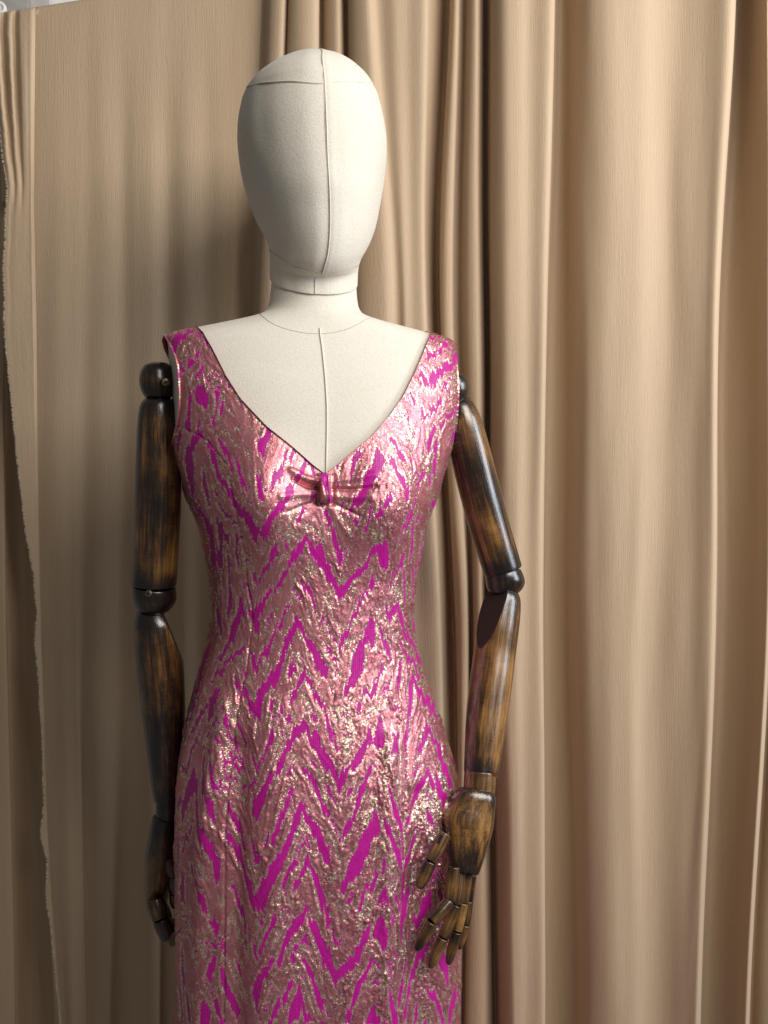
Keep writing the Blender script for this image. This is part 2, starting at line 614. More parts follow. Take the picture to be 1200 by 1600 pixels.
panel, _ = cloth_panel('draped_cloth', rows, M_CLOTH, 21, 0.0)
tag(panel, 'smooth beige cloth thrown over the rail, its left edge turned forward and frayed', 'cloth', 'beige hangings')

FR = np.array([(30, -14), (140, -4), (230, 6), (270, 12), (400, 6), (500, 8), (600, 17), (700, 27), (800, 38), (880, 51), (950, 58), (1000, 55), (1060, 61),
               (1100, 63), (1150, 67), (1250, 69), (1300, 64), (1340, 74), (1400, 72), (1450, 80), (1550, 90), (1590, 95), (2250, 118)], float)
RE = np.array([(30, 55), (300, 53), (500, 57), (700, 59), (900, 63), (1000, 65), (1100, 69), (1250, 73), (1400, 81), (1550, 94), (1600, 99), (2250, 124)], float)


def flap_fix(px, v):
    u = np.linspace(0, 1, px.shape[1])[None, :]
    l = np.interp(v, FR[:, 0], FR[:, 1]) + 1.5 * (vnoise(v / 16, v * 0, 5) - 0.5) + 0.8 * (vnoise(v / 5, v * 0, 6) - 0.5)
    r = np.interp(v, RE[:, 0], RE[:, 1])
    return l[:, None] * (1 - u) + r[:, None] * u


def flap_row(py, fs):
    return (py, [(q, f) for q, f in enumerate(fs)])


frow = [flap_row(0, (4, 8, 8, 0, 8, 8, 1, 8, 9, 9, 9, 6)), flap_row(120, (6, 13, 10, -2, 11, 10, 0, 11, 13, 12, 11, 6)), flap_row(300, (15, 15, 14, 14, 14, 13.5, 13, 12.5, 12, 11.5, 11, 5)),
        flap_row(600, (15, 14.8, 14.5, 14.2, 13.8, 13.4, 13, 12.5, 12, 11.5, 10.5, 5)), flap_row(1100, (15, 14.8, 14.5, 14.2, 13.8, 13.4, 13, 12.5, 12, 11.5, 10.5, 5)), flap_row(1700, (15, 14.8, 14.5, 14.2, 13.8, 13.4, 13, 12.5, 12, 11.5, 10.5, 5)), flap_row(2250, (5,) * 12)]
flap, FP = cloth_panel('turned_edge', frow, M_CLOTH, 44, 0.012, flap_fix, panel, 3.0)
# loose threads along the raw edge, one mesh
E = FP[13:, 0, :]
tv, tf = [], []
for i in range(2600):
    k_ = random.uniform(24, len(E) - 120)
    i0 = int(k_)
    p = E[i0] * (1 - k_ + i0) + E[i0 + 1] * (k_ - i0)
    ln = random.uniform(0.0006, 0.0024)
    d = np.array([-ln, random.uniform(-0.5, 0.5) * ln, random.uniform(-0.9, 0.7) * ln])
    w = 0.00022
    b = len(tv)
    st = p + np.array([0.0008, -0.0002, 0])
    for q in (st, p + d * 0.55 + np.array([0, 0, random.uniform(-1, 1) * 0.0004]), p + d):
        tv += [q + np.array([0, 0, w]), q + np.array([0, -w, -w]), q + np.array([0, w, -w])]
    for r_ in (0, 3):
        for e in range(3):
            tf.append((b + r_ + e, b + r_ + (e + 1) % 3, b + r_ + 3 + (e + 1) % 3, b + r_ + 3 + e))
k = NT('frayed_thread')
k.set(Base_Color=(0.78, 0.68, 0.54), Roughness=0.9)
fray = mk('frayed_fringe', np.array(tv), tf, k.m, panel)
fray['kind'] = 'stuff'

# shaded curtain far behind at the left
CB = [(-120, -120, 0), (-70, -70, 25), (-20, -25, 24), (4, 16, 26), (10, 25, 18), (8, 22, 0), (14, 29, -14), (60, 70, -6), (110, 120, 4), (180, 180, -10)]
rows = [(30, [(c[0], c[2]) for c in CB]), (900, [(c[0], c[2]) for c in CB]), (1600, [(c[1], c[2]) for c in CB]), (2250, [(c[1], c[2]) for c in CB])]
backc = curtain('curtain', rows, M_CURT, n=10, seed=77, depth=0.05)
tag(backc, 'shaded beige curtain at the far left behind the frayed cloth edge', 'curtain', 'beige hangings')

# rail under the cloth, with its round white end disc
ra = W(-40, topline(-40) + 9, 0.0)
pts = []
for px in np.linspace(2, 1300, 30):
    b0 = W(px, topline(px), 0.20)
    b = W(px, topline(px), float(yc(b0[0])))
    pts.append(b + np.array([0, 0.011, -0.001]))
rail = empty('curtain_rail', pts[0])
tag(rail, 'white round end of the curtain rail in the top left corner', 'rail')
tube('rail_tube', pts, 0.0085, M_ENAM, rail, 16)
c0 = W(0, 14, float(pts[0][1]) + 0.01)


def lathe(name, prof, c, axis, mat, parent, n=32):
    ax = np.asarray(axis, float)
    ax /= np.linalg.norm(ax)
    u = np.cross(ax, [0, 0, 1.0]) if abs(ax[2]) < 0.9 else np.cross(ax, [1.0, 0, 0])
    u /= np.linalg.norm(u)
    v = np.cross(ax, u)
    a = np.linspace(0, 2 * math.pi, n, endpoint=False)
    V = np.array([[np.asarray(c) + ax * h + r * (u * math.cos(t) + v * math.sin(t)) for t in a] for r, h in prof])
    return mk(name, V, gridF(len(prof), n, True), mat, parent)


lathe('end_disc', [(0.0001, 0.004), (0.0045, 0.004), (0.005, 0.0055), (0.0078, 0.0058), (0.0088, 0.005), (0.0092, 0.003), (0.0092, -0.01), (0.0001, -0.01)],
      c0, (0.2, -1, 0), M_ENAM, rail)

# ------------------------------------------------------------------ mannequin torso
YAW = R(11)
LX = np.array([math.cos(YAW), math.sin(YAW)])        # local right
LY = np.array([-math.sin(YAW), math.cos(YAW)])       # local back
# py, half width, front, back, superellipse exponent, centre px
TR = np.array([
    (425, .0492, .050, .050, 2.0, 490.5), (445, .0500, .051, .051, 2.0, 490.5), (465, .0514, .052, .052, 2.0, 490), (480, .0530, .053, .055, 2.0, 490), (490, .0575, .055, .057, 2.0, 489.5),
    (496, .0670, .057, .059, 2.0, 489.5), (502, .0840, .059, .061, 2.0, 489.5), (508, .1040, .060, .063, 2.0, 490), (514, .1240, .062, .065, 2.05, 490.5), (520, .1430, .064, .067, 2.1, 489),
    (527, .1600, .066, .069, 2.15, 489), (535, .1700, .069, .071, 2.2, 489), (545, .1735, .072, .074, 2.25, 490), (560, .1740, .077, .077, 2.3, 491), (600, .1725, .088, .082, 2.4, 493),
    (640, .1660, .096, .086, 2.4, 494), (680, .1620, .101, .088, 2.35, 493), (700, .1590, .103, .088, 2.3, 492), (740, .1500, .106, .087, 2.25, 490.5), (780, .1420, .108, .084, 2.2, 490),
    (820, .1295, .106, .080, 2.2, 490), (870, .1225, .101, .077, 2.2, 491), (900, .1180, .098, .075, 2.2, 490.5), (950, .1160, .096, .075, 2.2, 490), (985, .1170, .096, .078, 2.2, 489),
    (1020, .1230, .098, .083, 2.2, 487), (1060, .1320, .102, .090, 2.2, 487), (1100, .1420, .106, .098, 2.2, 489), (1150, .1530, .111, .105, 2.2, 493), (1200, .1612, .115, .110, 2.2, 497),
    (1250, .1655, .118, .113, 2.2, 499), (1300, .1665, .120, .114, 2.2, 499.5), (1400, .1668, .123, .116, 2.2, 499.5), (1500, .1668, .126, .118, 2.2, 499.5), (1600, .1680, .130, .122, 2.2, 498),
    (2300, .1950, .165, .155, 2.2, 498)])
_py = np.arange(425, 2300.1, 0.5)
_ker = np.exp(-0.5 * (np.arange(-40, 41) * 0.5 / 7.0) ** 2)
_ker /= _ker.sum()
_kerS = np.exp(-0.5 * (np.arange(-40, 41) * 0.5 / 2.2) ** 2)
_kerS /= _kerS.sum()
_tab = []
for c in range(1, 6):
    raw = np.interp(_py, TR[:, 0], TR[:, c])
    pad = np.pad(raw, 40, mode='edge')
    s1 = np.convolve(pad, _ker, 'valid')
    s2 = np.convolve(pad, _kerS, 'valid')
    m = sstep(548, 585, _py)
    _tab.append(s2 * (1 - m) + s1 * m)
zrow = W(500 + 0 * _py, _py, 0.0)[:, 2]


def tvals(py):
    return [np.interp(py, _py, t) for t in _tab]


def torso(theta, py, off=0.0):
    """surface point for angle theta (0 = right, -pi/2 = front) and height py, pushed out by off"""
    a, f, b, ne, cx = tvals(py)
    c, s = np.cos(theta), np.sin(theta)
    lx = np.sign(c) * np.abs(c) ** (2 / ne)
    ly = np.sign(s) * np.abs(s) ** (2 / ne)
    dep = np.where(ly < 0, f, b)
    x = lx * (a + off)
    y = ly * (dep + off)
    # bust
    fr = np.clip(-ly, 0, 1)
    for sx in (-1, 1):
        g = np.exp(-(((x - sx * 0.073) / 0.046) ** 2) - ((py - 778) / 78.0) ** 2)
        y = y - 0.026 * g * fr ** 0.5
    # flattened arm plates, narrower in front than behind
    lim = 0.1640 + off + 0.17 * y
    w = sstep(520, 548, py) * (1 - sstep(670, 720, py))
    ax = np.abs(x)
    soft = lim - 0.003 * np.logaddexp(0, (lim - ax) / 0.003)
    x = np.sign(x) * np.where(w > 0, ax * (1 - w) + soft * w, ax)
    C = W(cx, py, 0.0)
    X = C[..., 0] + x * LX[0] + y * LY[0]
    Yv = x * LX[1] + y * LY[1]
    Z = np.interp(py, _py, zrow) + 0 * X
    return np.stack([X, Yv, Z], -1), x, y


def on_surface(fn, theta, want, lo, hi, off):
    """heights on a surface so that the seam passes where it is sewn (want: px -> py)"""
    cand = np.arange(lo, hi, 0.5)
    T, H = np.meshgrid(theta, cand)
    Q = fn(T, H, off)
    Q = Q[0] if isinstance(Q, tuple) else Q
    qx, qy = proj(Q)
    k = np.argmin(np.abs(qy - np.interp(qx, *zip(*want))), axis=0)
    h = cand[k]
    for _ in range(6):
        h[1:-1] = 0.25 * h[:-2] + 0.5 * h[1:-1] + 0.25 * h[2:]
    return h


man = empty('mannequin', (float(W(495, 1300, 0)[0]), 0, float(np.interp(1400, _py, zrow))))
tag(man, 'faceless linen covered mannequin with dark articulated wooden arms, wearing the dress', 'mannequin')
pyr = np.concatenate([np.arange(425, 490, 4), np.arange(490, 548, 0.8), np.arange(548, 1400, 6)])
th = np.linspace(-math.pi, math.pi, 180, endpoint=False)
P, _, _ = torso(th[None, :], pyr[:, None], -0.0012 - 0.014 * sstep(737, 756, pyr)[:, None])
tors = mk('torso', P, gridF(len(pyr), len(th), True), M_LINEN, man)
tors['label'] = 'natural linen neck, shoulders and chest'
# seams of the torso cover
ths = np.linspace(-math.pi * 0.98, -0.02 * math.pi, 90)
hn = on_surface(torso, ths, [(400, 485), (420, 502), (445, 514), (480, 522), (500, 523), (530, 519), (555, 509), (575, 497)], 470, 540, -0.0012)
ptsn, _, _ = torso(ths, hn, -0.0012)
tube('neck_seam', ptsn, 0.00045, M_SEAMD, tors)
ptsc, _, _ = torso(np.full(90, -math.pi / 2), np.linspace(524, 745, 90), -0.0008)
tube('centre_seam', ptsc, 0.0009, M_SEAM, tors)
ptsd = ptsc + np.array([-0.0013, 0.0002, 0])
tube('centre_seam', ptsd, 0.00035, M_SEAMD, tors)  # dark strand for the shadow on the left of the seam

# ------------------------------------------------------------------ head
HR = np.array([  # py, left, right, front, back
    (79.3, 484, 489, .003, .003), (80.2, 474, 499, .016, .016), (82.5, 461, 512, .031, .031), (87, 446, 529, .050, .050), (93, 433, 541, .065, .065), (102, 419, 556, .080, .080),
    (114, 404, 570, .093, .093), (132, 386, 583, .105, .105), (160, 376.5, 594, .114, .115), (204, 371, 602, .119, .120), (246, 373, 603, .119, .118), (288, 380.5, 599, .117, .110),
    (330, 394, 592, .113, .098), (355, 404.5, 586, .105, .088), (375, 414, 578, .096, .078), (392, 420.5, 569, .086, .070), (402, 421.8, 563, .079, .064),
    (411, 422.5, 560, .071, .059), (418, 422.5, 558.5, .064, .056), (423, 422.5, 558, .0590, .054), (430, 422.5, 557.5, .0560, .053), (440, 422.5, 557.5, .0545, .052), (449, 422.8, 557.5, .054, .052),
    (450.5, 424, 556, .053, .051), (451, 430, 550, .048, .046)])
HYAW = R(12)
HX = np.array([math.cos(HYAW), math.sin(HYAW)])
HY = np.array([-math.sin(HYAW), math.cos(HYAW)])


def head(theta, py, off=0.0):
    py = np.asarray(py, float)
    L = np.interp(py, HRd[:, 0], HRd[:, 1])
    Rr = np.interp(py, HRd[:, 0], HRd[:, 2])
    f = np.interp(py, HRd[:, 0], HRd[:, 3])
    b = np.interp(py, HRd[:, 0], HRd[:, 4])
    a = (Rr - L) / 2 * scl(0.0) * (1 - 0.033 * (1 - sstep(330, 410, py)))
    C = W((L + Rr) / 2, np.where(py < 300, 300 - (300 - py) * 0.915, py), 0.0)
    f = f * (1 - 0.07 * (1 - sstep(330, 410, py)))
    c, s = np.cos(theta), np.sin(theta)
    x = c * (a + off)
    y = s * (np.where(s < 0, f, b) + off)
    tilt = sstep(335, 425, py) * 0.44
    X = C[..., 0] + x * HX[0] + y * HY[0]
    Y = x * HX[1] + y * HY[1]
    Z = C[..., 2] + tilt * y + 0.008 * sstep(335, 425, py) + 0 * X
    return np.stack([X, Y, Z], -1)


# smooth the outline rows into a dense table
HRd = np.vstack([crom(HR[:, :], 8)])
o_ = np.argsort(HRd[:, 0])
HRd = HRd[o_]
hp = HRd[:, 0]
hp = np.concatenate([hp[hp < 140], np.arange(140, 418, 2.0), hp[hp > 418]])
th = np.linspace(-math.pi, math.pi, 200, endpoint=False)
T, H = np.meshgrid(th, hp)
seamd = np.abs(T + math.pi / 2)
off = 0.0007 * np.exp(-((T + math.pi / 2 - 0.05) / 0.05) ** 2) * (H < 420)
off = off + 0.0004 * np.exp(-((H - 150) / 6.0) ** 2)
off = off + 0.0012 * (vnoise(T * 5 + 20, H / 60, 8) - 0.5)
P = head(T, H, off)
hd = mk('head', P, gridF(len(hp), len(th), True), M_LINEN, man)
hd['label'] = 'smooth faceless egg shaped head covered in pale linen'
hps = np.concatenate([np.arange(80, 140, 2), np.arange(140, 420, 4)])
tube('centre_seam', head(np.full(len(hps), -math.pi / 2), hps, 0.0004), 0.0007, M_SEAM, hd)
tube('centre_seam', head(np.full(len(hps), -math.pi / 2 - 0.018), hps, 0.0000), 0.0004, M_SEAMD, hd)  # shadow beside the head seam, drawn as a darker strand
hq = np.linspace(425, 449, 12)
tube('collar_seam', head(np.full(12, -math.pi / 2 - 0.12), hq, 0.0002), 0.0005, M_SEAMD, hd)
ts = np.linspace(-math.pi, 0, 110)
CS = [(380, 136), (410, 129), (454, 126), (494, 130), (530, 127), (585, 129)]
hc = on_surface(head, ts, CS, 90, 230, 0.0003)
tube('crown_seam', head(ts, hc, 0.0003), 0.0006, M_SEAM, hd)
tl_ = ts < -math.pi / 2 + 0.03
tube('crown_seam', head(ts[tl_], hc[tl_] + 1.8, 0.0001), 0.0004, M_SEAMD, hd)  # darker strand standing in for shade along the left half
hc = on_surface(head, ts, [(420, 391), (425, 394), (460, 418), (509, 427), (540, 422), (563, 413)], 370, 440, 0.0002)
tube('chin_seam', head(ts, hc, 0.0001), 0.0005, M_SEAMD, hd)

# ------------------------------------------------------------------ wooden arms
seedc = [0]


def limb(name, secs, parent, b0=2.0, b1=2.0, n=44, cut=None, dark=1.0, cap0=True, cap1=True, lift=0.0, sq=2.0):
    """turned wooden piece along a line; secs = (px, py, depth, half width in px[, depth ratio]); b0/b1 = edge rounding in px"""
    S = [tuple(s) + ((1.0,) if len(s) == 4 else ()) for s in secs]
    S = crom(np.array(S, float), 10 if len(S) > 2 else 14)
    C = W(S[:, 0], S[:, 1], S[:, 2])
    k = scl(S[:, 2])
    r = S[:, 3] * k
    dr = S[:, 4]
    ax = C[-1] - C[0]
    ax /= np.linalg.norm(ax)
    # ring plane stays perpendicular to the whole piece
    u = np.cross(ax, [0, 1.0, 0])
    u /= np.linalg.norm(u)
    v = np.cross(ax, u)
    rings = []
    kk = float(k.mean())
    bb0, bb1 = b0 * kk, b1 * kk
    tl = np.linalg.norm(C - C[0], axis=1)
    tot = tl[-1]
    q = np.linspace(0, math.pi / 2, 6)
    seq = []
    if cap0:
        seq.append((0.0, 0.02))
        for a in q[:-1]:
            seq.append((bb0 * (1 - math.sin(a)), None, bb0 * (1 - math.cos(a))))
    prof = []
    rr = np.interp
    def at(t):
        return np.array([rr(t, tl, C[:, i]) for i in range(3)]), float(rr(t, tl, r)), float(rr(t, tl, dr))
    ts = []
    if cap0:
        ts += [(0.0, 0.03, 'abs')]
        for a in q:
            ts.append((bb0 * (1 - math.cos(a)), bb0 * (1 - math.sin(a)), 'ins'))
    inner = np.linspace(bb0, tot - bb1, max(12, int(tot / 0.004)))[1:-1]
    for t in inner:
        ts.append((t, 0, 'ins'))
    if cap1:
        for a in q[::-1]:
            ts.append((tot - bb1 * (1 - math.cos(a)), bb1 * (1 - math.sin(a)), 'ins'))
        ts += [(tot, 0.03, 'abs')]
    ang = np.linspace(0, 2 * math.pi, n, endpoint=False)
    V, LC, EN = [], [], []
    seedc[0] += 1
    so = seedc[0] * 3.7
    for t, val, mode in ts:
        c, rad, d = at(t)
        rad = rad * val if mode == 'abs' else max(rad - val, rad * 0.04)
        ca, sa = np.cos(ang), np.sin(ang)
        ca, sa = np.sign(ca) * np.abs(ca) ** (2 / sq), np.sign(sa) * np.abs(sa) ** (2 / sq)
        ring = c + rad * (ca[:, None] * u + d * sa[:, None] * v)
        V.append(ring)
        LC.append(np.stack([rad * np.cos(ang) + so, rad * np.sin(ang) + so * 0.31, np.full(n, t + so * 0.17)], -1))
        e = max(0, 1 - t / 0.022, 1 - (tot - t) / 0.022)
        EN.append(np.full(n, e * dark - lift))
    V = np.stack(V)
    o = mk(name, V, gridF(len(V), n, True), M_WOOD, parent)
    attr(o, 'limb', np.concatenate(LC), 'FLOAT_VECTOR')
    attr(o, 'ends', np.concatenate(EN))
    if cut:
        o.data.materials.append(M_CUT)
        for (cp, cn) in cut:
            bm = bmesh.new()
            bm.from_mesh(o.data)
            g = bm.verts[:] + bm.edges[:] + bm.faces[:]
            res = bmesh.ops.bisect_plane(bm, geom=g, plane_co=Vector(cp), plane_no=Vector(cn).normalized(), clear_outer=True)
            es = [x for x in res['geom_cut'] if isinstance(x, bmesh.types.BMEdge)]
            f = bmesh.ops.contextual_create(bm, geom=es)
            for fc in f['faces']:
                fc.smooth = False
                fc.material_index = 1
                for ed in fc.edges:
                    ed.smooth = False
            bm.to_mesh(o.data)
            bm.free()
    return o


def screw(px, py, y, rpx, nrm, parent):
    c = W(px, py, y)
    r = rpx * scl(y)
    s = lathe('screw', [(r * 0.02, 0.0007), (r * 0.75, 0.0007), (r * 0.95, 0.0003), (r, -0.001), (r, -0.004)], c, nrm, M_BRASS, parent, 24)
    return s


def slot_cross(px, py, y, rpx, nrm, parent, ang=0.4):
    c = W(px, py, y)
    r = rpx * scl(y) * 0.55
    ax = np.array(nrm, float)
    ax /= np.linalg.norm(ax)
    u = np.cross(ax, [0, 0, 1.0])
    u /= np.linalg.norm(u)
    v = np.cross(ax, u)
    V, F = [], []
    for a in (ang, ang + math.pi / 2):
        d = u * math.cos(a) + v * math.sin(a)
        e = np.cross(ax, d)
        for h in (0.0006, 0.00085):
            for (i, j) in ((-1, -1), (1, -1), (1, 1), (-1, 1)):
                V.append(c + ax * h + d * r * i + e * r * 0.24 * j)
    for b in (0, 8):
        F += [(b + 4, b + 5, b + 6, b + 7)] + [(b + q, b + (q + 1) % 4, b + 4 + (q + 1) % 4, b + 4 + q) for q in range(4)]
    return mk('screw_slot', np.array(V), F, M_SLOT, parent, False)


# --- arm on the left of the picture
ua = limb('upper_arm', [(250, 622, -.028, 22), (247.5, 634, -.028, 28), (247, 660, -.027, 31.5), (247.5, 700, -.025, 34), (247, 760, -.022, 36), (244, 840, -.019, 35.8), (240.3, 915, -.016, 35)], man, 4, 3, lift=0.02)
ua['label'] = 'dark wooden upper arm on the left of the picture'
sj = limb('shoulder_joint', [(246, 566, -.028, 13), (245.5, 570, -.028, 19), (245.5, 579, -.028, 24.5), (245.5, 595, -.028, 27.5), (246.5, 612, -.028, 24.5), (248, 624, -.028, 18)], ua, 6, 4)
screw(259, 597, -.0515, 6.4, (0.35, -1, 0), ua)
slot_cross(259, 597, -.0515, 6.4, (0.35, -1, 0), ua)
ej = limb('elbow_joint', [(240.5, 916, -.015, 33.5), (241, 925, -.015, 34), (241.5, 936, -.014, 33.5), (240, 948, -.013, 28), (238, 957, -.012, 20)], ua, 2, 5)
screw(231.5, 927.5, -.0405, 6.0, (-0.25, -1, 0.1), ua)
slot_cross(231.5, 927.5, -.0405, 6.0, (-0.25, -1, 0.1), ua, 0.9)
cA, cB = W(252, 955, -.03), W(284, 1034, -.03)
nrm = np.cross(cB - cA, np.array([0.25, -1.0, 0]))
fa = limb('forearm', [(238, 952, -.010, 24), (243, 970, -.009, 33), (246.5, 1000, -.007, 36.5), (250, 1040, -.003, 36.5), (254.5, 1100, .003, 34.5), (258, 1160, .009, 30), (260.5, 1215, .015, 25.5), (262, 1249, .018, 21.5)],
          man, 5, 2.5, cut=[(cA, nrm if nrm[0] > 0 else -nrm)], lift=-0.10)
fa['label'] = 'dark wooden forearm hanging on the left of the picture'
wj = limb('wrist_joint', [(262, 1247, .019, 18.5), (262, 1262, .020, 18.8), (262, 1279, .021, 18.5)], fa, 1, 1)
ha = limb('hand', [(259, 1275, .020, 20, 1.0), (258, 1290, .021, 22.5, 1.3), (255, 1330, .023, 27, 1.5), (251, 1365, .024, 25, 1.6), (246, 1392, .025, 19.5, 1.7), (244, 1418, .024, 15, 1.7)], man, 4, 4)
ha['label'] = 'dark wooden hand beside the skirt with curled fingers'


def finger(parent, joints, r0, r1, b=2.0, split=True):
    r0, r1 = r0 * 1.04, r1 * 1.04
    """joints: (px, py, depth); one turned piece between each pair"""
    n = len(joints) - 1
    for i in range(n):
        a = np.array(joints[i], float)
        c = np.array(joints[i + 1], float)
        ra_ = r0 + (r1 - r0) * i / n
        rb_ = r0 + (r1 - r0) * (i + 1) / n
        g = 0.008
        p, q = a + (c - a) * g, c - (c - a) * g
        if i == n - 1:
            m1, m2, m3 = p + (q - p) * 0.45, p + (q - p) * 0.75, p + (q - p) * 0.93
            secs = [(*p, ra_), (*m1, ra_ * 1.0), (*m2, ra_ * 0.86), (*m3, ra_ * 0.58), (*q, ra_ * 0.30)]
            limb('finger_segment', secs, parent, b, 2.2, n=28, dark=0.55, lift=0.38)
        else:
            m = (p + q) / 2
            limb('finger_segment', [(*p, ra_ * 0.97), (*m, ra_ * 1.02), (*q, rb_ * 0.97)], parent, b, b, n=28, dark=0.55, lift=0.38)


finger(ha, [(242, 1404, .000, ), (251, 1436, -.006), (264, 1466, -.008), (286, 1462, -.006)], 14.5, 11.5)
finger(ha, [(245, 1412, .022), (258, 1440, .018), (265, 1464, .016), (284, 1460, .014)], 14, 11)
finger(ha, [(247, 1412, .045), (260, 1438, .042), (268, 1458, .040), (282, 1450, .038)], 10.5, 8)
finger(ha, [(240, 1400, .062), (250, 1424, .060), (262, 1446, .058), (276, 1440, .055)], 9, 7)
finger(ha, [(262, 1340, .004), (273, 1368, .004), (273, 1396, .004), (275, 1420, .004)], 11, 7.5)

# --- arm on the right of the picture
ub = limb('upper_arm', [(713, 625, .030, 19), (718, 640, .030, 25), (724, 664, .031, 29.5), (734, 705, .033, 31.5), (749, 765, .036, 32), (767, 830, .039, 31.5), (786, 892, .041, 30.5)], man, 5, 2.5)
ub['label'] = 'dark wooden upper arm angled outward on the right of the picture'
limb('shoulder_joint', [(705, 584, .030, 15), (706.5, 592, .030, 22), (708, 605, .030, 25), (709, 618, .030, 23), (711, 632, .030, 16)], ub, 8, 4)
limb('elbow_joint', [(786.5, 889, .041, 27), (788, 900, .041, 30), (789.5, 910, .041, 30.5), (788.5, 921, .040, 27), (787, 931, .038, 18)], ub, 2, 6)
cA, cB = W(795, 924, .0), W(750, 992, .0)
dirv = cB - cA
nrm = np.cross(dirv, np.array([0.75, -1.0, 0.0]))
nrm = nrm if nrm[0] < 0 else -nrm
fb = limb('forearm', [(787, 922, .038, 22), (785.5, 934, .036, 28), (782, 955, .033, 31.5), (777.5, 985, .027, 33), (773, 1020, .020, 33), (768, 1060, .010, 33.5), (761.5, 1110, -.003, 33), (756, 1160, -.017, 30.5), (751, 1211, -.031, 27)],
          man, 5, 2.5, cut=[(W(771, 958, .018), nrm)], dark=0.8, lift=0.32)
fb['label'] = 'worn brown wooden forearm on the right of the picture'
limb('wrist_joint', [(750, 1207, -.033, 25), (749.5, 1222, -.036, 25.5), (748.5, 1238, -.040, 25)], fb, 1, 1, dark=0.0, lift=0.4)
hb = limb('hand', [(746, 1234, -.043, 27, .85), (742, 1244, -.046, 33, .82), (737, 1262, -.051, 37, .72), (731, 1285, -.057, 41, .66), (731, 1305, -.063, 36, .66), (729, 1330, -.069, 30.5, .66), (724.5, 1363, -.076, 24, .62)],
          man, 5, 2.2, dark=0.6, lift=0.2, sq=2.7, n=64)
hb['label'] = 'worn brown wooden hand resting on the skirt'
# thumb, index, middle, ring, little finger
finger(hb, [(696, 1302, -.085), (672, 1346, -.098), (654, 1389, -.106)], 10.8, 10.8, 1.5)
finger(hb, [(709, 1354, -.086), (703, 1408, -.096), (674, 1440, -.108), (650, 1486, -.112)], 10.4, 9.0, 1.5)
finger(hb, [(720, 1358, -.073), (713, 1414, -.088), (693, 1465, -.098), (671, 1513, -.101)], 9.2, 9.0, 1.5)
finger(hb, [(731, 1364, -.068), (724, 1411, -.078), (714, 1455, -.086), (700, 1508, -.088)], 8.2, 8.6, 1.5)
finger(hb, [(738, 1366, -.062), (733, 1408, -.066), (728, 1445, -.072), (717, 1484, -.075)], 6.8, 6.6, 1.5)


def slot(px0, py0, px1, py1, y, wpx, parent):
    a, b = W(px0, py0, y), W(px1, py1, y)
    d = (b - a)
    ln = np.linalg.norm(d)
    d /= ln
    e = np.cross(d, [0, 1.0, 0])
    w = wpx * scl(y)
    V = []
    for h in (0.0, -0.0035):
        for (p, s) in ((a, -1), (a, 1), (b, 1), (b, -1)):
            V.append(p + e * w * s + np.array([0, -h, 0]))
    F = [(0, 1, 2, 3)] + [(q, (q + 1) % 4, 4 + (q + 1) % 4, 4 + q) for q in range(4)]
    mk('joint_slot', np.array(V), F, M_SLOT, parent, False)


slot(690.5, 1306, 685, 1318, -.0975, 1.7, hb)
slot(667, 1349, 661.5, 1361, -.1085, 1.7, hb)

# ------------------------------------------------------------------ woven pattern of the dress (fabric map, 1 unit = 0.75 mm of cloth)
def tile(ox, oy, s, lines):
    return [[(ox + x / s, oy + y / s, w / s) for x, y, w in ln] for ln in lines]


PAT = []
PAT += tile(250, 500, 5, [
    [(120, 265, 3), (110, 190, 30), (150, 125, 30), (215, 105, 22), (255, 90, 8)], [(255, 85, 6), (320, 120, 14), (380, 175, 18), (432, 245, 6)],
    [(295, 220, 10), (330, 265, 4)], [(295, 225, 10), (285, 280, 8), (235, 350, 18), (215, 410, 4)], [(225, 275, 5), (230, 330, 10), (215, 400, 5)], [(200, 400, 4), (170, 350, 14), (150, 430, 8), (140, 540, 3)],
    [(395, 395, 4), (440, 430, 10), (500, 465, 9), (540, 510, 10), (560, 540, 3)], [(305, 495, 5), (305, 545, 28), (330, 600, 50), (350, 660, 32), (365, 718, 3)],
    [(270, 580, 6), (240, 590, 14), (232, 680, 12), (225, 780, 12), (215, 845, 26)], [(300, 770, 5), (305, 810, 12), (298, 880, 5)], [(300, 800, 10), (350, 805, 4)],
    [(165, 840, 8), (150, 900, 16), (140, 990, 10)], [(260, 880, 4), (290, 920, 34), (260, 985, 20)], [(455, 905, 4), (470, 950, 12), (500, 1000, 10)],
    [(865, 845, 10), (840, 900, 30), (800, 980, 38)], [(610, 600, 3), (628, 645, 8)], [(370, 950, 4), (385, 1000, 14)]])
PAT += tile(490, 500, 5, [
    [(885, 225, 6), (900, 300, 16)], [(905, 315, 8), (945, 285, 14), (965, 235, 8)], [(985, 250, 16), (1020, 215, 20), (1060, 195, 12)],
    [(1112, 270, 4), (1085, 340, 28), (1030, 385, 28), (960, 420, 30), (915, 500, 28), (925, 545, 3)], [(815, 385, 8), (850, 430, 14), (880, 490, 20), (885, 520, 4)],
    [(755, 560, 6), (780, 610, 12), (790, 660, 12)], [(995, 590, 6), (985, 640, 16), (930, 690, 16), (880, 750, 8), (855, 800, 4)], [(845, 690, 5), (852, 770, 9), (860, 800, 4)],
    [(1125, 700, 14), (1070, 740, 18), (1010, 790, 14), (980, 840, 8)], [(950, 815, 10), (930, 880, 14), (900, 950, 16), (895, 1000, 10)], [(590, 870, 4), (620, 940, 14), (650, 1000, 12)],
    [(970, 900, 10), (940, 990, 12)]])
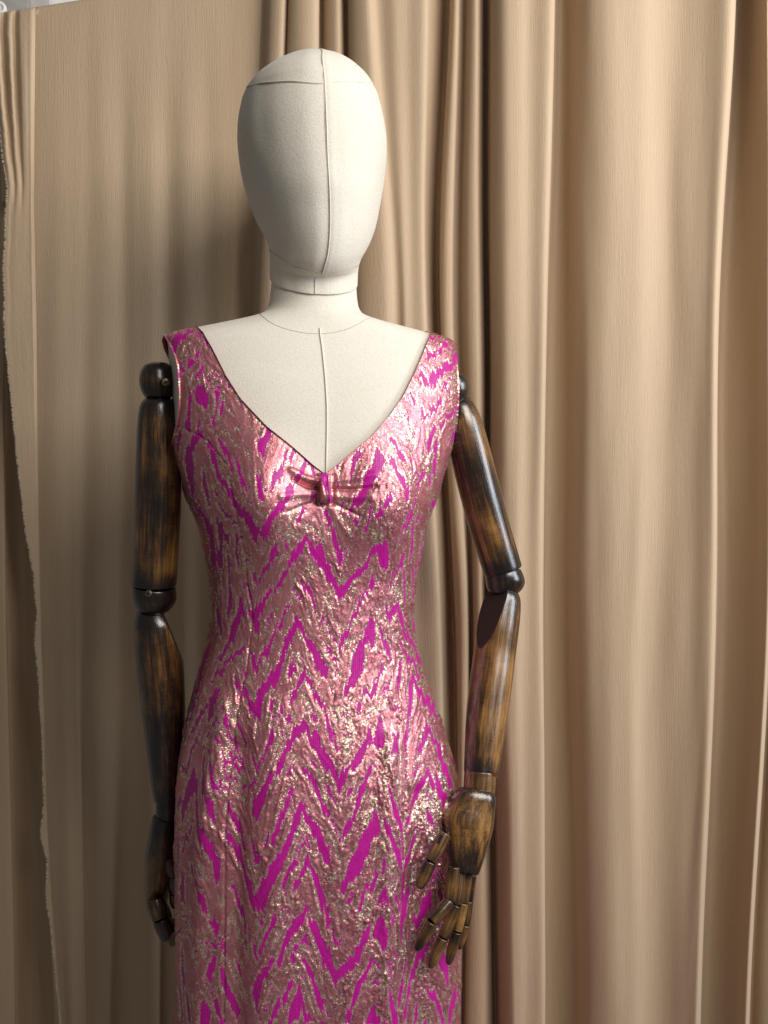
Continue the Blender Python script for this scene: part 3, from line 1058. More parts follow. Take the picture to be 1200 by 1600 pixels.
PAT += tile(260, 680, 5, [
    [(95, 0, 12), (90, 60, 8)], [(250, 10, 40), (215, 60, 30), (175, 130, 22), (178, 210, 34), (185, 300, 28), (200, 400, 16), (240, 490, 4)],
    [(325, 50, 6), (350, 110, 18), (375, 190, 22), (395, 280, 14), (440, 370, 16), (480, 410, 26), (510, 460, 14), (545, 540, 20), (585, 590, 32), (640, 630, 30), (670, 700, 36), (700, 780, 30), (705, 835, 3)],
    [(740, 770, 20), (770, 790, 30), (780, 720, 34), (820, 640, 24), (870, 565, 30), (930, 510, 34), (960, 440, 26), (1000, 370, 8)],
    [(405, 20, 6), (440, 80, 16), (470, 140, 16), (505, 210, 20), (515, 260, 6)], [(550, 205, 14), (565, 270, 16), (590, 350, 14), (620, 420, 18), (630, 450, 4)],
    [(290, 250, 6), (295, 320, 10), (300, 400, 14), (320, 470, 10), (335, 560, 4)], [(710, 285, 8), (730, 370, 22), (740, 450, 26), (740, 525, 5)], [(745, 480, 12), (790, 440, 10), (820, 390, 8)],
    [(755, 60, 48), (790, 0, 30)], [(750, 100, 36), (755, 190, 4)], [(830, 370, 14), (850, 310, 26), (880, 290, 26), (880, 380, 6)], [(890, 270, 26), (920, 215, 22), (940, 150, 10)],
    [(1000, 105, 14), (975, 160, 16), (970, 225, 4)], [(1085, 200, 22), (1060, 270, 26), (1025, 330, 20)], [(1100, 200, 20), (1140, 250, 14), (1150, 310, 16)], [(1145, 470, 20), (1135, 520, 12)],
    [(1090, 550, 10), (1050, 620, 14), (1020, 700, 8)], [(400, 530, 4), (440, 600, 10), (500, 650, 12), (560, 715, 4)],
    [(195, 540, 4), (260, 600, 20), (310, 650, 20), (340, 740, 18), (360, 850, 16), (380, 1000, 18)], [(390, 650, 4), (420, 720, 18), (430, 830, 12), (425, 1000, 10)],
    [(440, 730, 6), (470, 790, 14), (490, 860, 4)], [(480, 920, 8), (495, 1000, 10)], [(860, 850, 8), (840, 920, 20), (815, 1000, 20)],
    [(1100, 790, 6), (1060, 850, 22), (1010, 930, 26), (970, 1000, 22)], [(1100, 800, 10), (1140, 880, 24), (1180, 920, 20)]])
PAT += tile(490, 680, 5, [
    [(375, 110, 10), (330, 190, 22), (310, 270, 16), (285, 380, 5)], [(500, 100, 10), (515, 180, 44), (500, 240, 40), (440, 330, 44), (420, 400, 40), (370, 480, 32), (310, 560, 26), (270, 630, 4)],
    [(580, 170, 8), (610, 210, 20), (650, 290, 16), (690, 360, 20), (720, 420, 26), (735, 500, 6)], [(600, 10, 12), (650, 90, 16), (690, 160, 16), (720, 240, 4)], [(755, 180, 6), (765, 240, 12), (775, 270, 3)],
    [(780, 330, 10), (820, 310, 10)], [(600, 460, 8), (600, 490, 20), (560, 560, 18), (520, 600, 20), (500, 675, 4)], [(520, 510, 6), (520, 570, 10)], [(450, 560, 8), (435, 640, 10), (400, 740, 12), (390, 765, 4)],
    [(455, 570, 6), (490, 640, 10)], [(60, 530, 10), (100, 610, 14), (130, 690, 12), (160, 800, 22), (175, 890, 16), (215, 1000, 16)], [(185, 800, 5), (190, 880, 14)], [(260, 930, 8), (230, 990, 8)],
    [(50, 860, 20), (45, 930, 36), (60, 1000, 30)], [(560, 800, 10), (560, 850, 24), (540, 920, 44), (545, 1000, 34)], [(480, 855, 6), (450, 930, 20), (410, 1000, 20)],
    [(905, 0, 10), (895, 90, 8)], [(965, 60, 6), (945, 190, 14), (940, 300, 12)], [(870, 250, 6), (840, 340, 10), (800, 420, 8)], [(910, 290, 8), (900, 400, 10)],
    [(800, 540, 12), (760, 620, 12), (700, 740, 10), (660, 830, 5)], [(770, 570, 5), (720, 620, 14)], [(775, 680, 8), (770, 800, 10), (765, 940, 12)], [(700, 930, 14), (685, 1000, 12)], [(830, 600, 8), (800, 700, 6)],
    [(80, 310, 25), (110, 400, 20), (138, 490, 10)]])
PAT += tile(280, 860, 5.714, [
    [(360, 0, 26), (370, 100, 18), (370, 180, 10)], [(290, 0, 8), (300, 120, 10)], [(435, 30, 5), (445, 120, 10), (450, 300, 8), (458, 420, 16), (450, 540, 18), (430, 590, 6)],
    [(340, 500, 8), (350, 600, 10), (370, 700, 16), (372, 780, 5)], [(535, 410, 5), (550, 490, 22), (560, 550, 34), (520, 610, 32), (495, 690, 30), (470, 790, 24), (420, 870, 22), (330, 980, 5)],
    [(605, 480, 10), (640, 570, 14), (690, 640, 38), (680, 750, 4)], [(680, 570, 34), (720, 520, 34), (760, 440, 22), (800, 370, 18), (825, 310, 10)], [(570, 270, 6), (610, 340, 12), (640, 440, 8), (655, 540, 5)],
    [(655, 185, 6), (675, 250, 14), (690, 320, 10)], [(700, 320, 10), (730, 250, 10), (770, 160, 10), (820, 80, 20), (860, 0, 30)], [(850, 400, 5), (860, 350, 14), (910, 270, 16), (970, 150, 18), (1020, 70, 30), (1080, 0, 30)],
    [(1090, 290, 16), (1130, 340, 22), (1170, 390, 18), (1200, 480, 14)], [(1000, 450, 8), (960, 530, 12), (925, 620, 12), (900, 700, 18), (905, 735, 4)], [(880, 635, 8), (860, 710, 14), (820, 800, 16), (790, 890, 28), (795, 950, 5)],
    [(770, 840, 12), (755, 900, 12), (720, 1000, 14), (690, 1050, 20)], [(630, 870, 8), (660, 960, 16), (680, 1030, 34), (665, 1110, 5)],
    [(1035, 570, 5), (1060, 640, 28), (1010, 720, 30), (970, 800, 26), (935, 900, 22), (910, 990, 22), (870, 1060, 34), (840, 1143, 30)], [(1075, 630, 14), (1105, 720, 16), (1130, 790, 20), (1180, 850, 22), (1200, 930, 18)],
    [(585, 820, 5), (575, 880, 16), (510, 930, 16), (450, 990, 18), (400, 1060, 6)], [(430, 930, 4), (400, 1000, 12), (310, 1130, 10)], [(310, 710, 4), (270, 820, 12), (230, 960, 14), (205, 1080, 14)], [(1120, 1060, 10), (1110, 1143, 26)]])
PAT += tile(480, 860, 5.714, [
    [(70, 0, 50), (110, 80, 40), (170, 160, 36), (200, 250, 36), (250, 310, 24), (290, 380, 36), (290, 470, 5)], [(300, 370, 30), (350, 310, 30), (400, 260, 26), (460, 190, 22), (520, 120, 26), (590, 20, 14)],
    [(660, 0, 60), (690, 60, 44), (700, 130, 24), (685, 180, 4)], [(300, 0, 20), (310, 110, 8)], [(360, 10, 12), (330, 70, 6)],
    [(590, 220, 8), (590, 260, 16), (560, 330, 14), (510, 400, 14), (470, 470, 14), (440, 550, 12), (390, 640, 12), (360, 720, 16), (310, 820, 24), (290, 910, 6)], [(600, 250, 8), (625, 295, 4)],
    [(10, 340, 10), (40, 420, 16), (70, 530, 12), (85, 600, 8)], [(150, 570, 4), (140, 630, 14), (110, 660, 14)], [(160, 640, 6), (210, 740, 8), (270, 840, 10)], [(575, 600, 6), (575, 660, 30), (560, 760, 52), (580, 850, 24)],
    [(530, 790, 40), (470, 870, 36), (460, 950, 52), (440, 1060, 50), (430, 1143, 40)], [(650, 690, 12), (680, 790, 18), (720, 890, 22), (745, 975, 10)], [(10, 800, 14), (50, 890, 40), (110, 980, 38), (160, 1060, 36), (170, 1125, 10)],
    [(800, 440, 16), (770, 510, 18), (740, 600, 16), (735, 660, 5)], [(805, 450, 10), (830, 570, 16), (860, 700, 18), (910, 800, 14), (960, 880, 14), (1040, 1060, 16), (1090, 1143, 14)], [(700, 460, 6), (715, 560, 10), (735, 630, 10)],
    [(850, 40, 8), (845, 120, 14), (790, 180, 12), (750, 260, 8), (740, 320, 5)], [(860, 150, 6), (865, 300, 10), (870, 440, 6)], [(930, 0, 10), (920, 100, 8)], [(930, 560, 4), (960, 720, 10), (1000, 870, 10)],
    [(825, 840, 6), (860, 890, 18), (910, 960, 16), (960, 1040, 14), (1000, 1143, 10)], [(835, 970, 6), (830, 1143, 10)], [(660, 1040, 6), (665, 1100, 14), (655, 1143, 10)]])
PAT += tile(265, 1040, 5, [
    [(670, 0, 34), (655, 70, 5)], [(845, 20, 30), (820, 90, 40), (770, 140, 40), (720, 190, 36), (700, 290, 32), (710, 420, 10)], [(570, 155, 8), (600, 220, 24), (640, 310, 26), (690, 370, 36), (665, 400, 8)],
    [(515, 85, 6), (530, 150, 18), (550, 180, 12), (545, 250, 4)], [(395, 170, 6), (365, 220, 26), (345, 300, 34), (320, 380, 18), (310, 430, 4)], [(350, 230, 5), (280, 320, 12), (220, 430, 14), (170, 540, 10)],
    [(260, 460, 5), (220, 560, 8), (170, 680, 10), (130, 820, 8), (120, 870, 4)], [(440, 0, 10), (380, 60, 10), (320, 130, 6)], [(250, 30, 14), (235, 120, 12), (190, 270, 8), (160, 420, 10)],
    [(1060, 40, 12), (1030, 110, 26), (1000, 180, 16), (960, 240, 22), (945, 340, 6)], [(1070, 60, 12), (1100, 140, 10), (1140, 230, 14), (1190, 330, 14)],
    [(1050, 420, 8), (1050, 450, 24), (1000, 520, 34), (950, 600, 28), (900, 690, 22), (860, 790, 22), (840, 890, 8)], [(1070, 470, 14), (1100, 560, 24), (1150, 620, 36), (1190, 690, 24)], [(1145, 510, 10), (1150, 580, 24)],
    [(530, 420, 5), (545, 500, 12), (580, 600, 14), (580, 670, 5)], [(805, 450, 5), (800, 560, 22), (765, 620, 14), (735, 710, 10), (700, 790, 12), (685, 840, 8)], [(645, 690, 8), (665, 760, 14), (685, 840, 6)],
    [(810, 820, 14), (780, 890, 20), (740, 980, 22)], [(1040, 790, 8), (1060, 840, 18), (1110, 890, 20), (1160, 980, 16)], [(285, 700, 5), (275, 800, 10), (285, 920, 14), (290, 1000, 14)],
    [(200, 820, 8), (170, 910, 32), (145, 1000, 24)], [(215, 920, 6), (215, 1000, 10)], [(95, 770, 8), (115, 820, 10)], [(960, 950, 12), (930, 1000, 10)]])
PAT += tile(490, 1040, 5, [
    [(345, 0, 50), (320, 90, 34), (270, 170, 24), (235, 270, 5)], [(50, 0, 40), (100, 80, 12)], [(535, 10, 10), (525, 90, 10), (490, 140, 14), (455, 230, 18), (450, 275, 4)], [(475, 80, 6), (475, 150, 12)],
    [(410, 160, 8), (420, 220, 10), (440, 250, 8)], [(405, 170, 8), (385, 250, 8), (355, 330, 14), (345, 390, 6)], [(545, 30, 6), (555, 70, 3)], [(675, 0, 8), (672, 100, 14), (660, 190, 14), (670, 270, 5)],
    [(610, 285, 6), (640, 340, 12), (670, 390, 6)], [(760, 95, 12), (760, 200, 16), (755, 290, 16), (740, 400, 10), (730, 520, 10), (715, 600, 12), (725, 700, 6), (725, 1000, 4)],
    [(770, 110, 14), (820, 190, 18), (870, 260, 22), (920, 330, 24), (965, 430, 6)], [(885, 455, 8), (885, 510, 20), (850, 590, 14), (825, 680, 14), (815, 740, 4)],
    [(900, 510, 14), (930, 580, 14), (970, 630, 14), (990, 720, 14), (1020, 810, 16), (1045, 900, 16), (1060, 960, 14)], [(895, 820, 8), (890, 860, 22), (850, 920, 22), (820, 1000, 18)],
    [(900, 850, 14), (930, 930, 18), (930, 980, 6)], [(965, 880, 14), (975, 960, 22), (990, 1000, 20)], [(515, 410, 8), (515, 470, 24), (510, 560, 44), (520, 640, 24), (525, 695, 4)],
    [(440, 480, 12), (440, 540, 24), (400, 610, 26), (370, 680, 24), (330, 760, 36), (320, 800, 20)], [(290, 780, 10), (250, 830, 24), (210, 890, 36), (200, 980, 12)],
    [(10, 510, 20), (20, 600, 36), (70, 690, 36), (120, 760, 36), (150, 820, 20), (190, 900, 24)], [(100, 800, 16), (95, 850, 4)], [(10, 190, 10), (50, 280, 14), (90, 370, 12), (120, 460, 18), (135, 560, 14)],
    [(150, 480, 10), (165, 560, 10), (180, 650, 14)], [(260, 530, 4), (220, 600, 10), (185, 660, 8)], [(455, 735, 8), (440, 820, 14), (400, 920, 18), (380, 1000, 14)], [(465, 760, 6), (495, 820, 5)],
    [(580, 950, 5), (580, 1000, 10)], [(930, 150, 4), (960, 240, 8), (1000, 380, 8)], [(860, 0, 14), (920, 120, 12), (960, 220, 8)], [(10, 920, 14), (20, 1000, 16)]])
PAT += tile(265, 1220, 5, [
    [(190, 0, 36), (165, 80, 36), (130, 150, 28), (105, 240, 14), (100, 300, 4)], [(80, 150, 20), (70, 220, 8)],
    [(220, 20, 6), (220, 150, 8), (230, 280, 14), (270, 380, 26), (300, 460, 28), (340, 550, 26), (375, 640, 28), (375, 720, 22), (375, 780, 5)], [(280, 20, 12), (290, 100, 16), (340, 140, 22), (345, 230, 18), (365, 350, 6)],
    [(450, 180, 10), (460, 250, 20), (510, 330, 24), (540, 430, 18), (575, 540, 14), (585, 575, 4)], [(430, 400, 8), (455, 470, 24), (500, 530, 22), (540, 650, 24), (590, 750, 22), (630, 850, 24), (660, 930, 30), (680, 980, 30)],
    [(790, 10, 14), (740, 80, 30), (700, 150, 50), (680, 230, 40), (680, 320, 10)], [(775, 780, 50), (830, 670, 40), (880, 580, 36), (920, 490, 22), (955, 400, 26), (1000, 290, 30), (1030, 200, 22), (1010, 160, 6)],
    [(775, 780, 50), (740, 880, 46), (710, 960, 50)], [(1050, 210, 16), (1080, 310, 24), (1140, 380, 30), (1180, 480, 30), (1200, 560, 24)],
    [(970, 50, 8), (920, 160, 16), (890, 250, 18), (860, 330, 20), (820, 430, 24), (800, 490, 8)], [(865, 230, 6), (850, 300, 10)], [(775, 440, 14), (755, 520, 10), (740, 560, 5)],
    [(640, 440, 6), (660, 540, 14), (680, 640, 16), (680, 670, 5)], [(700, 570, 16), (690, 650, 10)], [(690, 560, 10), (720, 580, 10)], [(185, 350, 6), (160, 410, 14), (115, 480, 16), (105, 520, 6)],
    [(65, 520, 8), (70, 640, 8)], [(105, 740, 10), (100, 850, 18), (105, 960, 16)], [(180, 640, 5), (205, 740, 10), (245, 820, 14), (275, 900, 20), (300, 1000, 16)], [(465, 810, 5), (495, 880, 16), (525, 980, 12)],
    [(1085, 600, 12), (1060, 690, 18), (1010, 760, 18), (970, 840, 10), (970, 880, 4)], [(1090, 640, 14), (1130, 740, 16), (1170, 830, 16), (1190, 900, 12)], [(1110, 0, 14), (1150, 90, 18), (1190, 180, 18)]])
PAT += tile(490, 1220, 5, [
    [(10, 30, 14), (40, 120, 16), (80, 200, 20), (100, 250, 24), (140, 320, 10), (190, 420, 10), (215, 460, 10)], [(215, 0, 40), (205, 90, 8)],
    [(405, 0, 18), (370, 100, 20), (350, 190, 24), (310, 280, 14), (270, 360, 20), (235, 450, 14), (230, 510, 5)],
    [(480, 215, 6), (480, 290, 28), (470, 370, 48), (400, 480, 48), (370, 570, 56), (330, 660, 56), (290, 760, 40), (240, 840, 24), (210, 890, 6)],
    [(545, 295, 10), (570, 380, 22), (610, 470, 16), (640, 530, 30), (670, 620, 16), (690, 700, 10)], [(580, 60, 8), (610, 160, 20), (640, 250, 26), (670, 320, 18), (695, 400, 10), (700, 600, 6)],
    [(860, 0, 24), (825, 80, 22), (790, 190, 14), (750, 280, 14), (725, 370, 6)], [(930, 30, 14), (945, 60, 6)], [(960, 20, 14), (990, 90, 24), (1015, 150, 20), (1000, 210, 8)], [(890, 250, 8), (910, 310, 22), (950, 350, 8)],
    [(830, 400, 6), (800, 480, 10), (770, 570, 16), (730, 650, 18), (710, 740, 12), (700, 830, 12), (690, 1000, 6)], [(850, 510, 6), (840, 540, 8)], [(750, 870, 14), (735, 950, 20), (725, 1000, 16)],
    [(900, 880, 20), (890, 960, 36), (900, 1000, 20)], [(0, 390, 20), (50, 470, 30), (90, 560, 40), (110, 650, 24), (115, 680, 5)], [(0, 750, 16), (30, 830, 14), (60, 930, 16), (80, 1000, 20)],
    [(545, 620, 8), (540, 700, 12), (530, 740, 5)], [(480, 710, 8), (490, 770, 18), (460, 830, 16), (445, 900, 6)], [(420, 800, 10), (430, 850, 10)], [(415, 810, 10), (390, 900, 12), (365, 990, 14)],
    [(560, 640, 5), (580, 680, 4)], [(620, 890, 5), (640, 950, 14), (670, 1000, 12)]])
PAT += tile(265, 1400, 5, [
    [(280, 0, 16), (295, 80, 16), (310, 130, 10)], [(330, 160, 8), (365, 210, 30), (370, 290, 16)], [(520, 30, 12), (545, 120, 14), (575, 220, 14), (585, 320, 6)], [(650, 30, 30), (690, 60, 40), (730, 50, 30)],
    [(825, 120, 5), (820, 210, 20), (780, 270, 16), (740, 350, 14), (710, 440, 14), (690, 500, 5)], [(650, 360, 8), (670, 430, 14), (685, 490, 10)],
    [(1060, 90, 12), (1050, 140, 26), (1000, 200, 34), (950, 280, 30), (910, 350, 22), (880, 430, 22), (850, 530, 12)], [(1075, 140, 16), (1110, 220, 22), (1160, 310, 32), (1190, 420, 24)], [(1135, 210, 10), (1140, 260, 20)],
    [(810, 480, 14), (770, 560, 24), (720, 640, 30), (680, 730, 36), (680, 830, 20), (680, 880, 5)], [(1040, 480, 12), (1080, 560, 18), (1120, 650, 16), (1150, 760, 16), (1185, 860, 20)],
    [(975, 610, 8), (935, 700, 16), (900, 790, 22), (890, 860, 6)], [(865, 770, 6), (850, 850, 18), (820, 940, 22), (780, 1000, 22)], [(1010, 730, 8), (1005, 810, 36), (970, 920, 40), (940, 1000, 24)],
    [(1030, 790, 12), (1050, 890, 16), (1090, 980, 26)], [(350, 460, 8), (340, 540, 22), (320, 610, 22), (320, 670, 5)], [(400, 570, 8), (420, 680, 22), (450, 770, 24), (480, 860, 28), (515, 970, 22)],
    [(100, 400, 4), (105, 560, 8), (120, 720, 10)], [(80, 700, 6), (95, 860, 8), (100, 1000, 8)], [(150, 750, 10), (165, 880, 18), (190, 980, 14)], [(285, 800, 12), (295, 900, 30), (290, 1000, 30)],
    [(360, 820, 14), (380, 920, 20), (410, 1000, 16)]])
PAT += tile(490, 1400, 5, [
    [(65, 0, 12), (95, 100, 16), (120, 180, 22), (120, 270, 8)], [(145, 270, 8), (165, 350, 14), (180, 410, 5)], [(245, 270, 4), (210, 330, 12), (185, 390, 8)],
    [(10, 220, 24), (40, 330, 36), (80, 430, 40), (130, 540, 30), (170, 630, 24), (180, 740, 5)], [(185, 640, 30), (240, 570, 34), (320, 500, 40), (360, 420, 28), (410, 310, 26), (440, 210, 8)], [(80, 520, 20), (75, 570, 5)],
    [(520, 125, 8), (520, 190, 30), (515, 280, 54), (540, 370, 28), (540, 450, 5)], [(385, 0, 18), (365, 80, 12), (345, 130, 10)],
    [(450, 470, 10), (435, 560, 16), (395, 640, 16), (350, 720, 22), (320, 830, 20), (280, 920, 18), (250, 1000, 18)], [(460, 490, 12), (500, 550, 10), (530, 600, 5)],
    [(0, 670, 8), (30, 770, 14), (70, 850, 20), (65, 890, 14)], [(90, 830, 4), (120, 940, 8)], [(640, 20, 12), (665, 80, 10)], [(735, 10, 26), (715, 100, 20), (690, 210, 12), (685, 420, 6)],
    [(895, 20, 24), (860, 130, 30), (810, 220, 24)], [(880, 370, 30), (850, 440, 30), (815, 540, 18), (780, 650, 12), (760, 760, 14), (730, 880, 12), (710, 1000, 12)], [(730, 500, 8), (710, 620, 10), (680, 750, 12), (665, 870, 12)],
    [(580, 700, 6), (600, 830, 20), (630, 950, 28), (635, 1000, 26)], [(985, 460, 24), (1010, 530, 32), (1025, 620, 16), (1040, 700, 6)], [(890, 710, 12), (920, 760, 26), (960, 830, 14), (990, 920, 16), (1000, 1000, 14)],
    [(1090, 700, 8), (1085, 800, 24), (1060, 900, 20), (1050, 1000, 12)], [(1120, 750, 8), (1145, 830, 16), (1155, 880, 8)], [(1140, 510, 6), (1150, 600, 10)], [(470, 870, 10), (470, 950, 50), (450, 1000, 50)],
    [(550, 960, 12), (545, 1000, 16)], [(820, 850, 8), (810, 1000, 10)], [(870, 970, 10), (880, 1000, 24)]])

MX0, MX1, MY0, MY1, MR = 225, 765, 480, 1625, 1.5
gx = np.arange(MX0, MX1, 1 / MR)
gy = np.arange(MY0, MY1, 1 / MR)
GX, GY = np.meshgrid(gx, gy)
# the weave breaks every edge into upright teeth
DX = GX + 1.6 * (vnoise(GX / 2.4, GY / 9, 1) - 0.5)
DY = GY + 17.0 * (vnoise(GX / 2.3, GY / 55, 2) - 0.5) + 5.0 * (vnoise(GX / 5.5, GY / 40, 4) - 0.5)
SD = np.full(GX.shape, 48.0)
C2, S2 = np.full(GX.shape, -1.0), np.zeros(GX.shape)      # streak direction, doubled angle
for ln in PAT:
    ln = np.array(ln)
    for (x0, y0, w0), (x1, y1, w1) in zip(ln[:-1], ln[1:]):
        mg = 44
        i0 = max(0, int((min(y0, y1) - mg - MY0) * MR))
        i1 = min(len(gy), int((max(y0, y1) + mg - MY0) * MR))
        j0 = max(0, int((min(x0, x1) - mg - MX0) * MR))
        j1 = min(len(gx), int((max(x0, x1) + mg - MX0) * MR))
        if i1 <= i0 or j1 <= j0:
            continue
        X = DX[i0:i1, j0:j1] - x0
        Y = DY[i0:i1, j0:j1] - y0
        dx, dy = x1 - x0, y1 - y0
        L2 = dx * dx + dy * dy + 1e-9
        t = np.clip((X * dx + Y * dy) / L2, 0, 1)
        d = np.hypot(X - t * dx, Y - t * dy) - (w0 + (w1 - w0) * t) * 1.04
        near = d < SD[i0:i1, j0:j1]
        C2[i0:i1, j0:j1][near] = (dx * dx - dy * dy) / L2
        S2[i0:i1, j0:j1][near] = 2 * dx * dy / L2
        np.minimum(SD[i0:i1, j0:j1], d, out=SD[i0:i1, j0:j1])
nS = vnoise(GX / 34, GY / 50, 18)
nT = vnoise(GX / 7, GY / 16, 19)
SD0 = SD.copy()
for c0, sd_, th in ((10.5, 0, 0.50), (19.0, 3, 0.45), (28.0, 5, 0.42)):
    nQ = vnoise(GX / 26, GY / 40, 60 + sd_)
    nR = vnoise(GX / 6, GY / 15, 70 + sd_)
    e = np.abs(SD0 - c0 - 4 * nR) - 2.9 * sstep(th, th + 0.25, nQ) * (0.35 + nR) + 0.5
    SD = np.where((SD0 > 5.5) & (nQ > th), np.minimum(SD, e), SD)
nA = vnoise(GX / 13, GY / 22, 12)
nB = vnoise(GX / 30, GY / 46, 13)
nC = vnoise(GX / 4.5, GY / 12, 14)
right = sstep(430, 640, GX)


def band(c, w):
    return 1 - sstep(w * 0.6, w * 1.5, np.abs(SD - c))


nD = vnoise(GX / 24, GY / 38, 15)
GO = band(1.3, 0.9 + 1.2 * nC)
GO = np.maximum(GO, band(9.5 + 4 * nA, 0.5 + 0.8 * nC) * sstep(0.45, 0.6, nB))
GO = np.maximum(GO, band(18 + 5 * nB, 0.6 + 0.9 * nC) * sstep(0.40, 0.52, nD))
broad = sstep(0.72, 0.9, 0.55 * nB + 0.45 * nA + 0.16 * right)
GO = np.maximum(GO, 0.38 * broad + 0.3 * broad * nC)
GR = np.clip(0.18 + 0.55 * right + 0.9 * (nB - 0.5) + 0.25 * sstep(1100, 1500, GY), 0, 1)  # rises to the right, where more glints are put into the colour
# crinkled relief (mm): puffed metal, ridges running with the streaks, fine puckers
wrp = 5.0 * (vnoise(GX / 16, GY / 20, 31) - 0.5)
rid1 = 1 - np.abs(2 * vnoise((GX + wrp) / 5.0, (GY + wrp) / 24.0, 32) - 1)
rid2 = 1 - np.abs(2 * vnoise((GX - wrp) / 9.0, (GY + 2 * wrp) / 34.0, 33) - 1)
con = 2.2 * ((0.5 + 0.5 * np.sin(np.clip(SD, 0, 40) * 0.95 + 4.5 * nA + 1.6 * nC)) ** 3 - 0.3)
amp = 0.35 + 0.65 * sstep(0.3, 0.7, vnoise(GX / 60, GY / 70, 35)) + 0.25 * right
amp = amp * (0.7 + 0.5 * sstep(700, 1300, GY))
inn = sstep(0.0, 4.0, SD)
HM = inn * (0.45 + amp * (0.72 * (rid1 ** 3 - 0.3) + 0.62 * (rid2 ** 3 - 0.3) + 0.46 * con + 0.20 * (vnoise(GX / 3.2, GY / 4.5, 36) - 0.5)))
HM = HM + (1 - inn) * amp * (0.45 * (rid1 ** 3 - 0.3) + 0.4 * (rid2 ** 3 - 0.3))


for _ in range(14):
    for A in (C2, S2):
        A[1:-1, 1:-1] = 0.2 * (A[1:-1, 1:-1] + A[:-2, 1:-1] + A[2:, 1:-1] + A[1:-1, :-2] + A[1:-1, 2:])
AN = 0.5 * np.arctan2(S2, C2)
VX, VY = np.cos(AN), np.sin(AN)


def along(base, reach, n):
    """noise drawn out along the streaks of the weave"""
    acc = np.zeros(GX.shape)
    for t in np.linspace(-reach, reach, n):
        acc += samp(base, GX + VX * t, GY + VY * t)
    acc -= acc.mean()
    return acc / acc.std()


def samp(M, px, py):
    x = np.clip((px - MX0) * MR, 0, M.shape[1] - 1.001)
    y = np.clip((py - MY0) * MR, 0, M.shape[0] - 1.001)
    i, j = y.astype(int), x.astype(int)
    fy, fx = y - i, x - j
    return (M[i, j] * (1 - fx) + M[i, j + 1] * fx) * (1 - fy) + (M[i + 1, j] * (1 - fx) + M[i + 1, j + 1] * fx) * fy


w1 = along(vnoise(GX / 3.4 + wrp * 0.3, GY / 3.4, 81), 15, 15)
w2 = along(vnoise(GX / 2.0, GY / 2.0 + wrp * 0.3, 82), 7, 9)
flow = 0.20 * w1 + 0.22 * np.clip(w1 - 0.3, 0, 2.2) ** 1.5 + 0.07 * w2
HM = inn * (0.40 + amp * (flow + 0.40 * (rid2 ** 3 - 0.3) + 0.22 * con)) + (1 - inn) * amp * (0.10 * w1 + 0.06 * w2)


def fold(pts, w, a):
    p = np.array(pts, float)
    D = np.full(GX.shape, 1e3)
    for (x0, y0), (x1, y1) in zip(p[:-1], p[1:]):
        dx, dy = x1 - x0, y1 - y0
        t = np.clip(((GX - x0) * dx + (GY - y0) * dy) / (dx * dx + dy * dy), 0, 1)
        np.minimum(D, np.hypot(GX - x0 - t * dx, GY - y0 - t * dy), out=D)
    return a * np.exp(-(D / w) ** 2)


FD = np.zeros(GX.shape)
for pts, w, a in [
    ([(496, 752), (478, 747), (455, 735)], 5, 5.0), ([(499, 763), (480, 760), (458, 748)], 2.8, -9.0), ([(497, 773), (470, 772), (440, 776)], 6, 3.8),
    ([(499, 783), (475, 790), (450, 800)], 2.8, -3.2), ([(497, 790), (482, 806), (470, 826)], 5, 1.6),
    ([(520, 752), (550, 748), (585, 742)], 5, 3.2), ([(518, 764), (550, 765), (588, 760)], 2.6, -5.0), ([(520, 774), (548, 778), (580, 776)], 6, 3.8),
    ([(518, 785), (540, 796), (562, 806)], 2.8, -3.2), ([(516, 792), (530, 812), (548, 838)], 5, 1.6), ([(508, 792), (511, 830)], 3, -1.5),
    ([(496, 744), (496, 787)], 2.6, -4.5), ([(521, 744), (521, 787)], 2.6, -4.5), ([(498, 789), (519, 789)], 2.6, -3.0),
    ([(272, 664), (288, 670), (304, 676), (324, 689), (338, 706), (354, 726)], 1.3, -1.3),
    ([(359, 752), (366, 790), (375, 828), (384, 876), (385, 904), (394, 951), (392, 993), (388, 1017), (385, 1052), (379, 1070), (369, 1126), (361, 1180), (356, 1220), (350, 1300), (348, 1600)], 1.6, -1.7),
    ([(622, 1060), (630, 1110), (633, 1152), (635, 1240), (629, 1320), (628, 1500), (622, 1625)], 1.8, -1.8),
    ([(430, 1120), (424, 1300), (420, 1600)], 26, 2.2), ([(352, 1100), (320, 1300), (310, 1620)], 15, 7.0), ([(374, 1170), (368, 1400), (368, 1620)], 17, -7.0),
    ([(610, 1150), (606, 1400), (602, 1620)], 13, 4.5), ([(652, 1240), (648, 1400), (646, 1620)], 13, -4.5), ([(700, 1200), (700, 1620)], 16, 2.0), ([(500, 1240), (497, 1620)], 34, -3.5)]:
    FD += fold(pts, w, a * (0.58 if max(q[1] for q in pts) < 850 and min(q[0] for q in pts) > 430 else 1.0))
# smooth hand-drawn ends of the long skirt folds
FD *= 1.0


def samp(M, px, py):
    x = np.clip((px - MX0) * MR, 0, M.shape[1] - 1.001)
    y = np.clip((py - MY0) * MR, 0, M.shape[0] - 1.001)
    i, j = y.astype(int), x.astype(int)
    fy, fx = y - i, x - j
    return (M[i, j] * (1 - fx) + M[i, j + 1] * fx) * (1 - fy) + (M[i + 1, j] * (1 - fx) + M[i + 1, j + 1] * fx) * fy


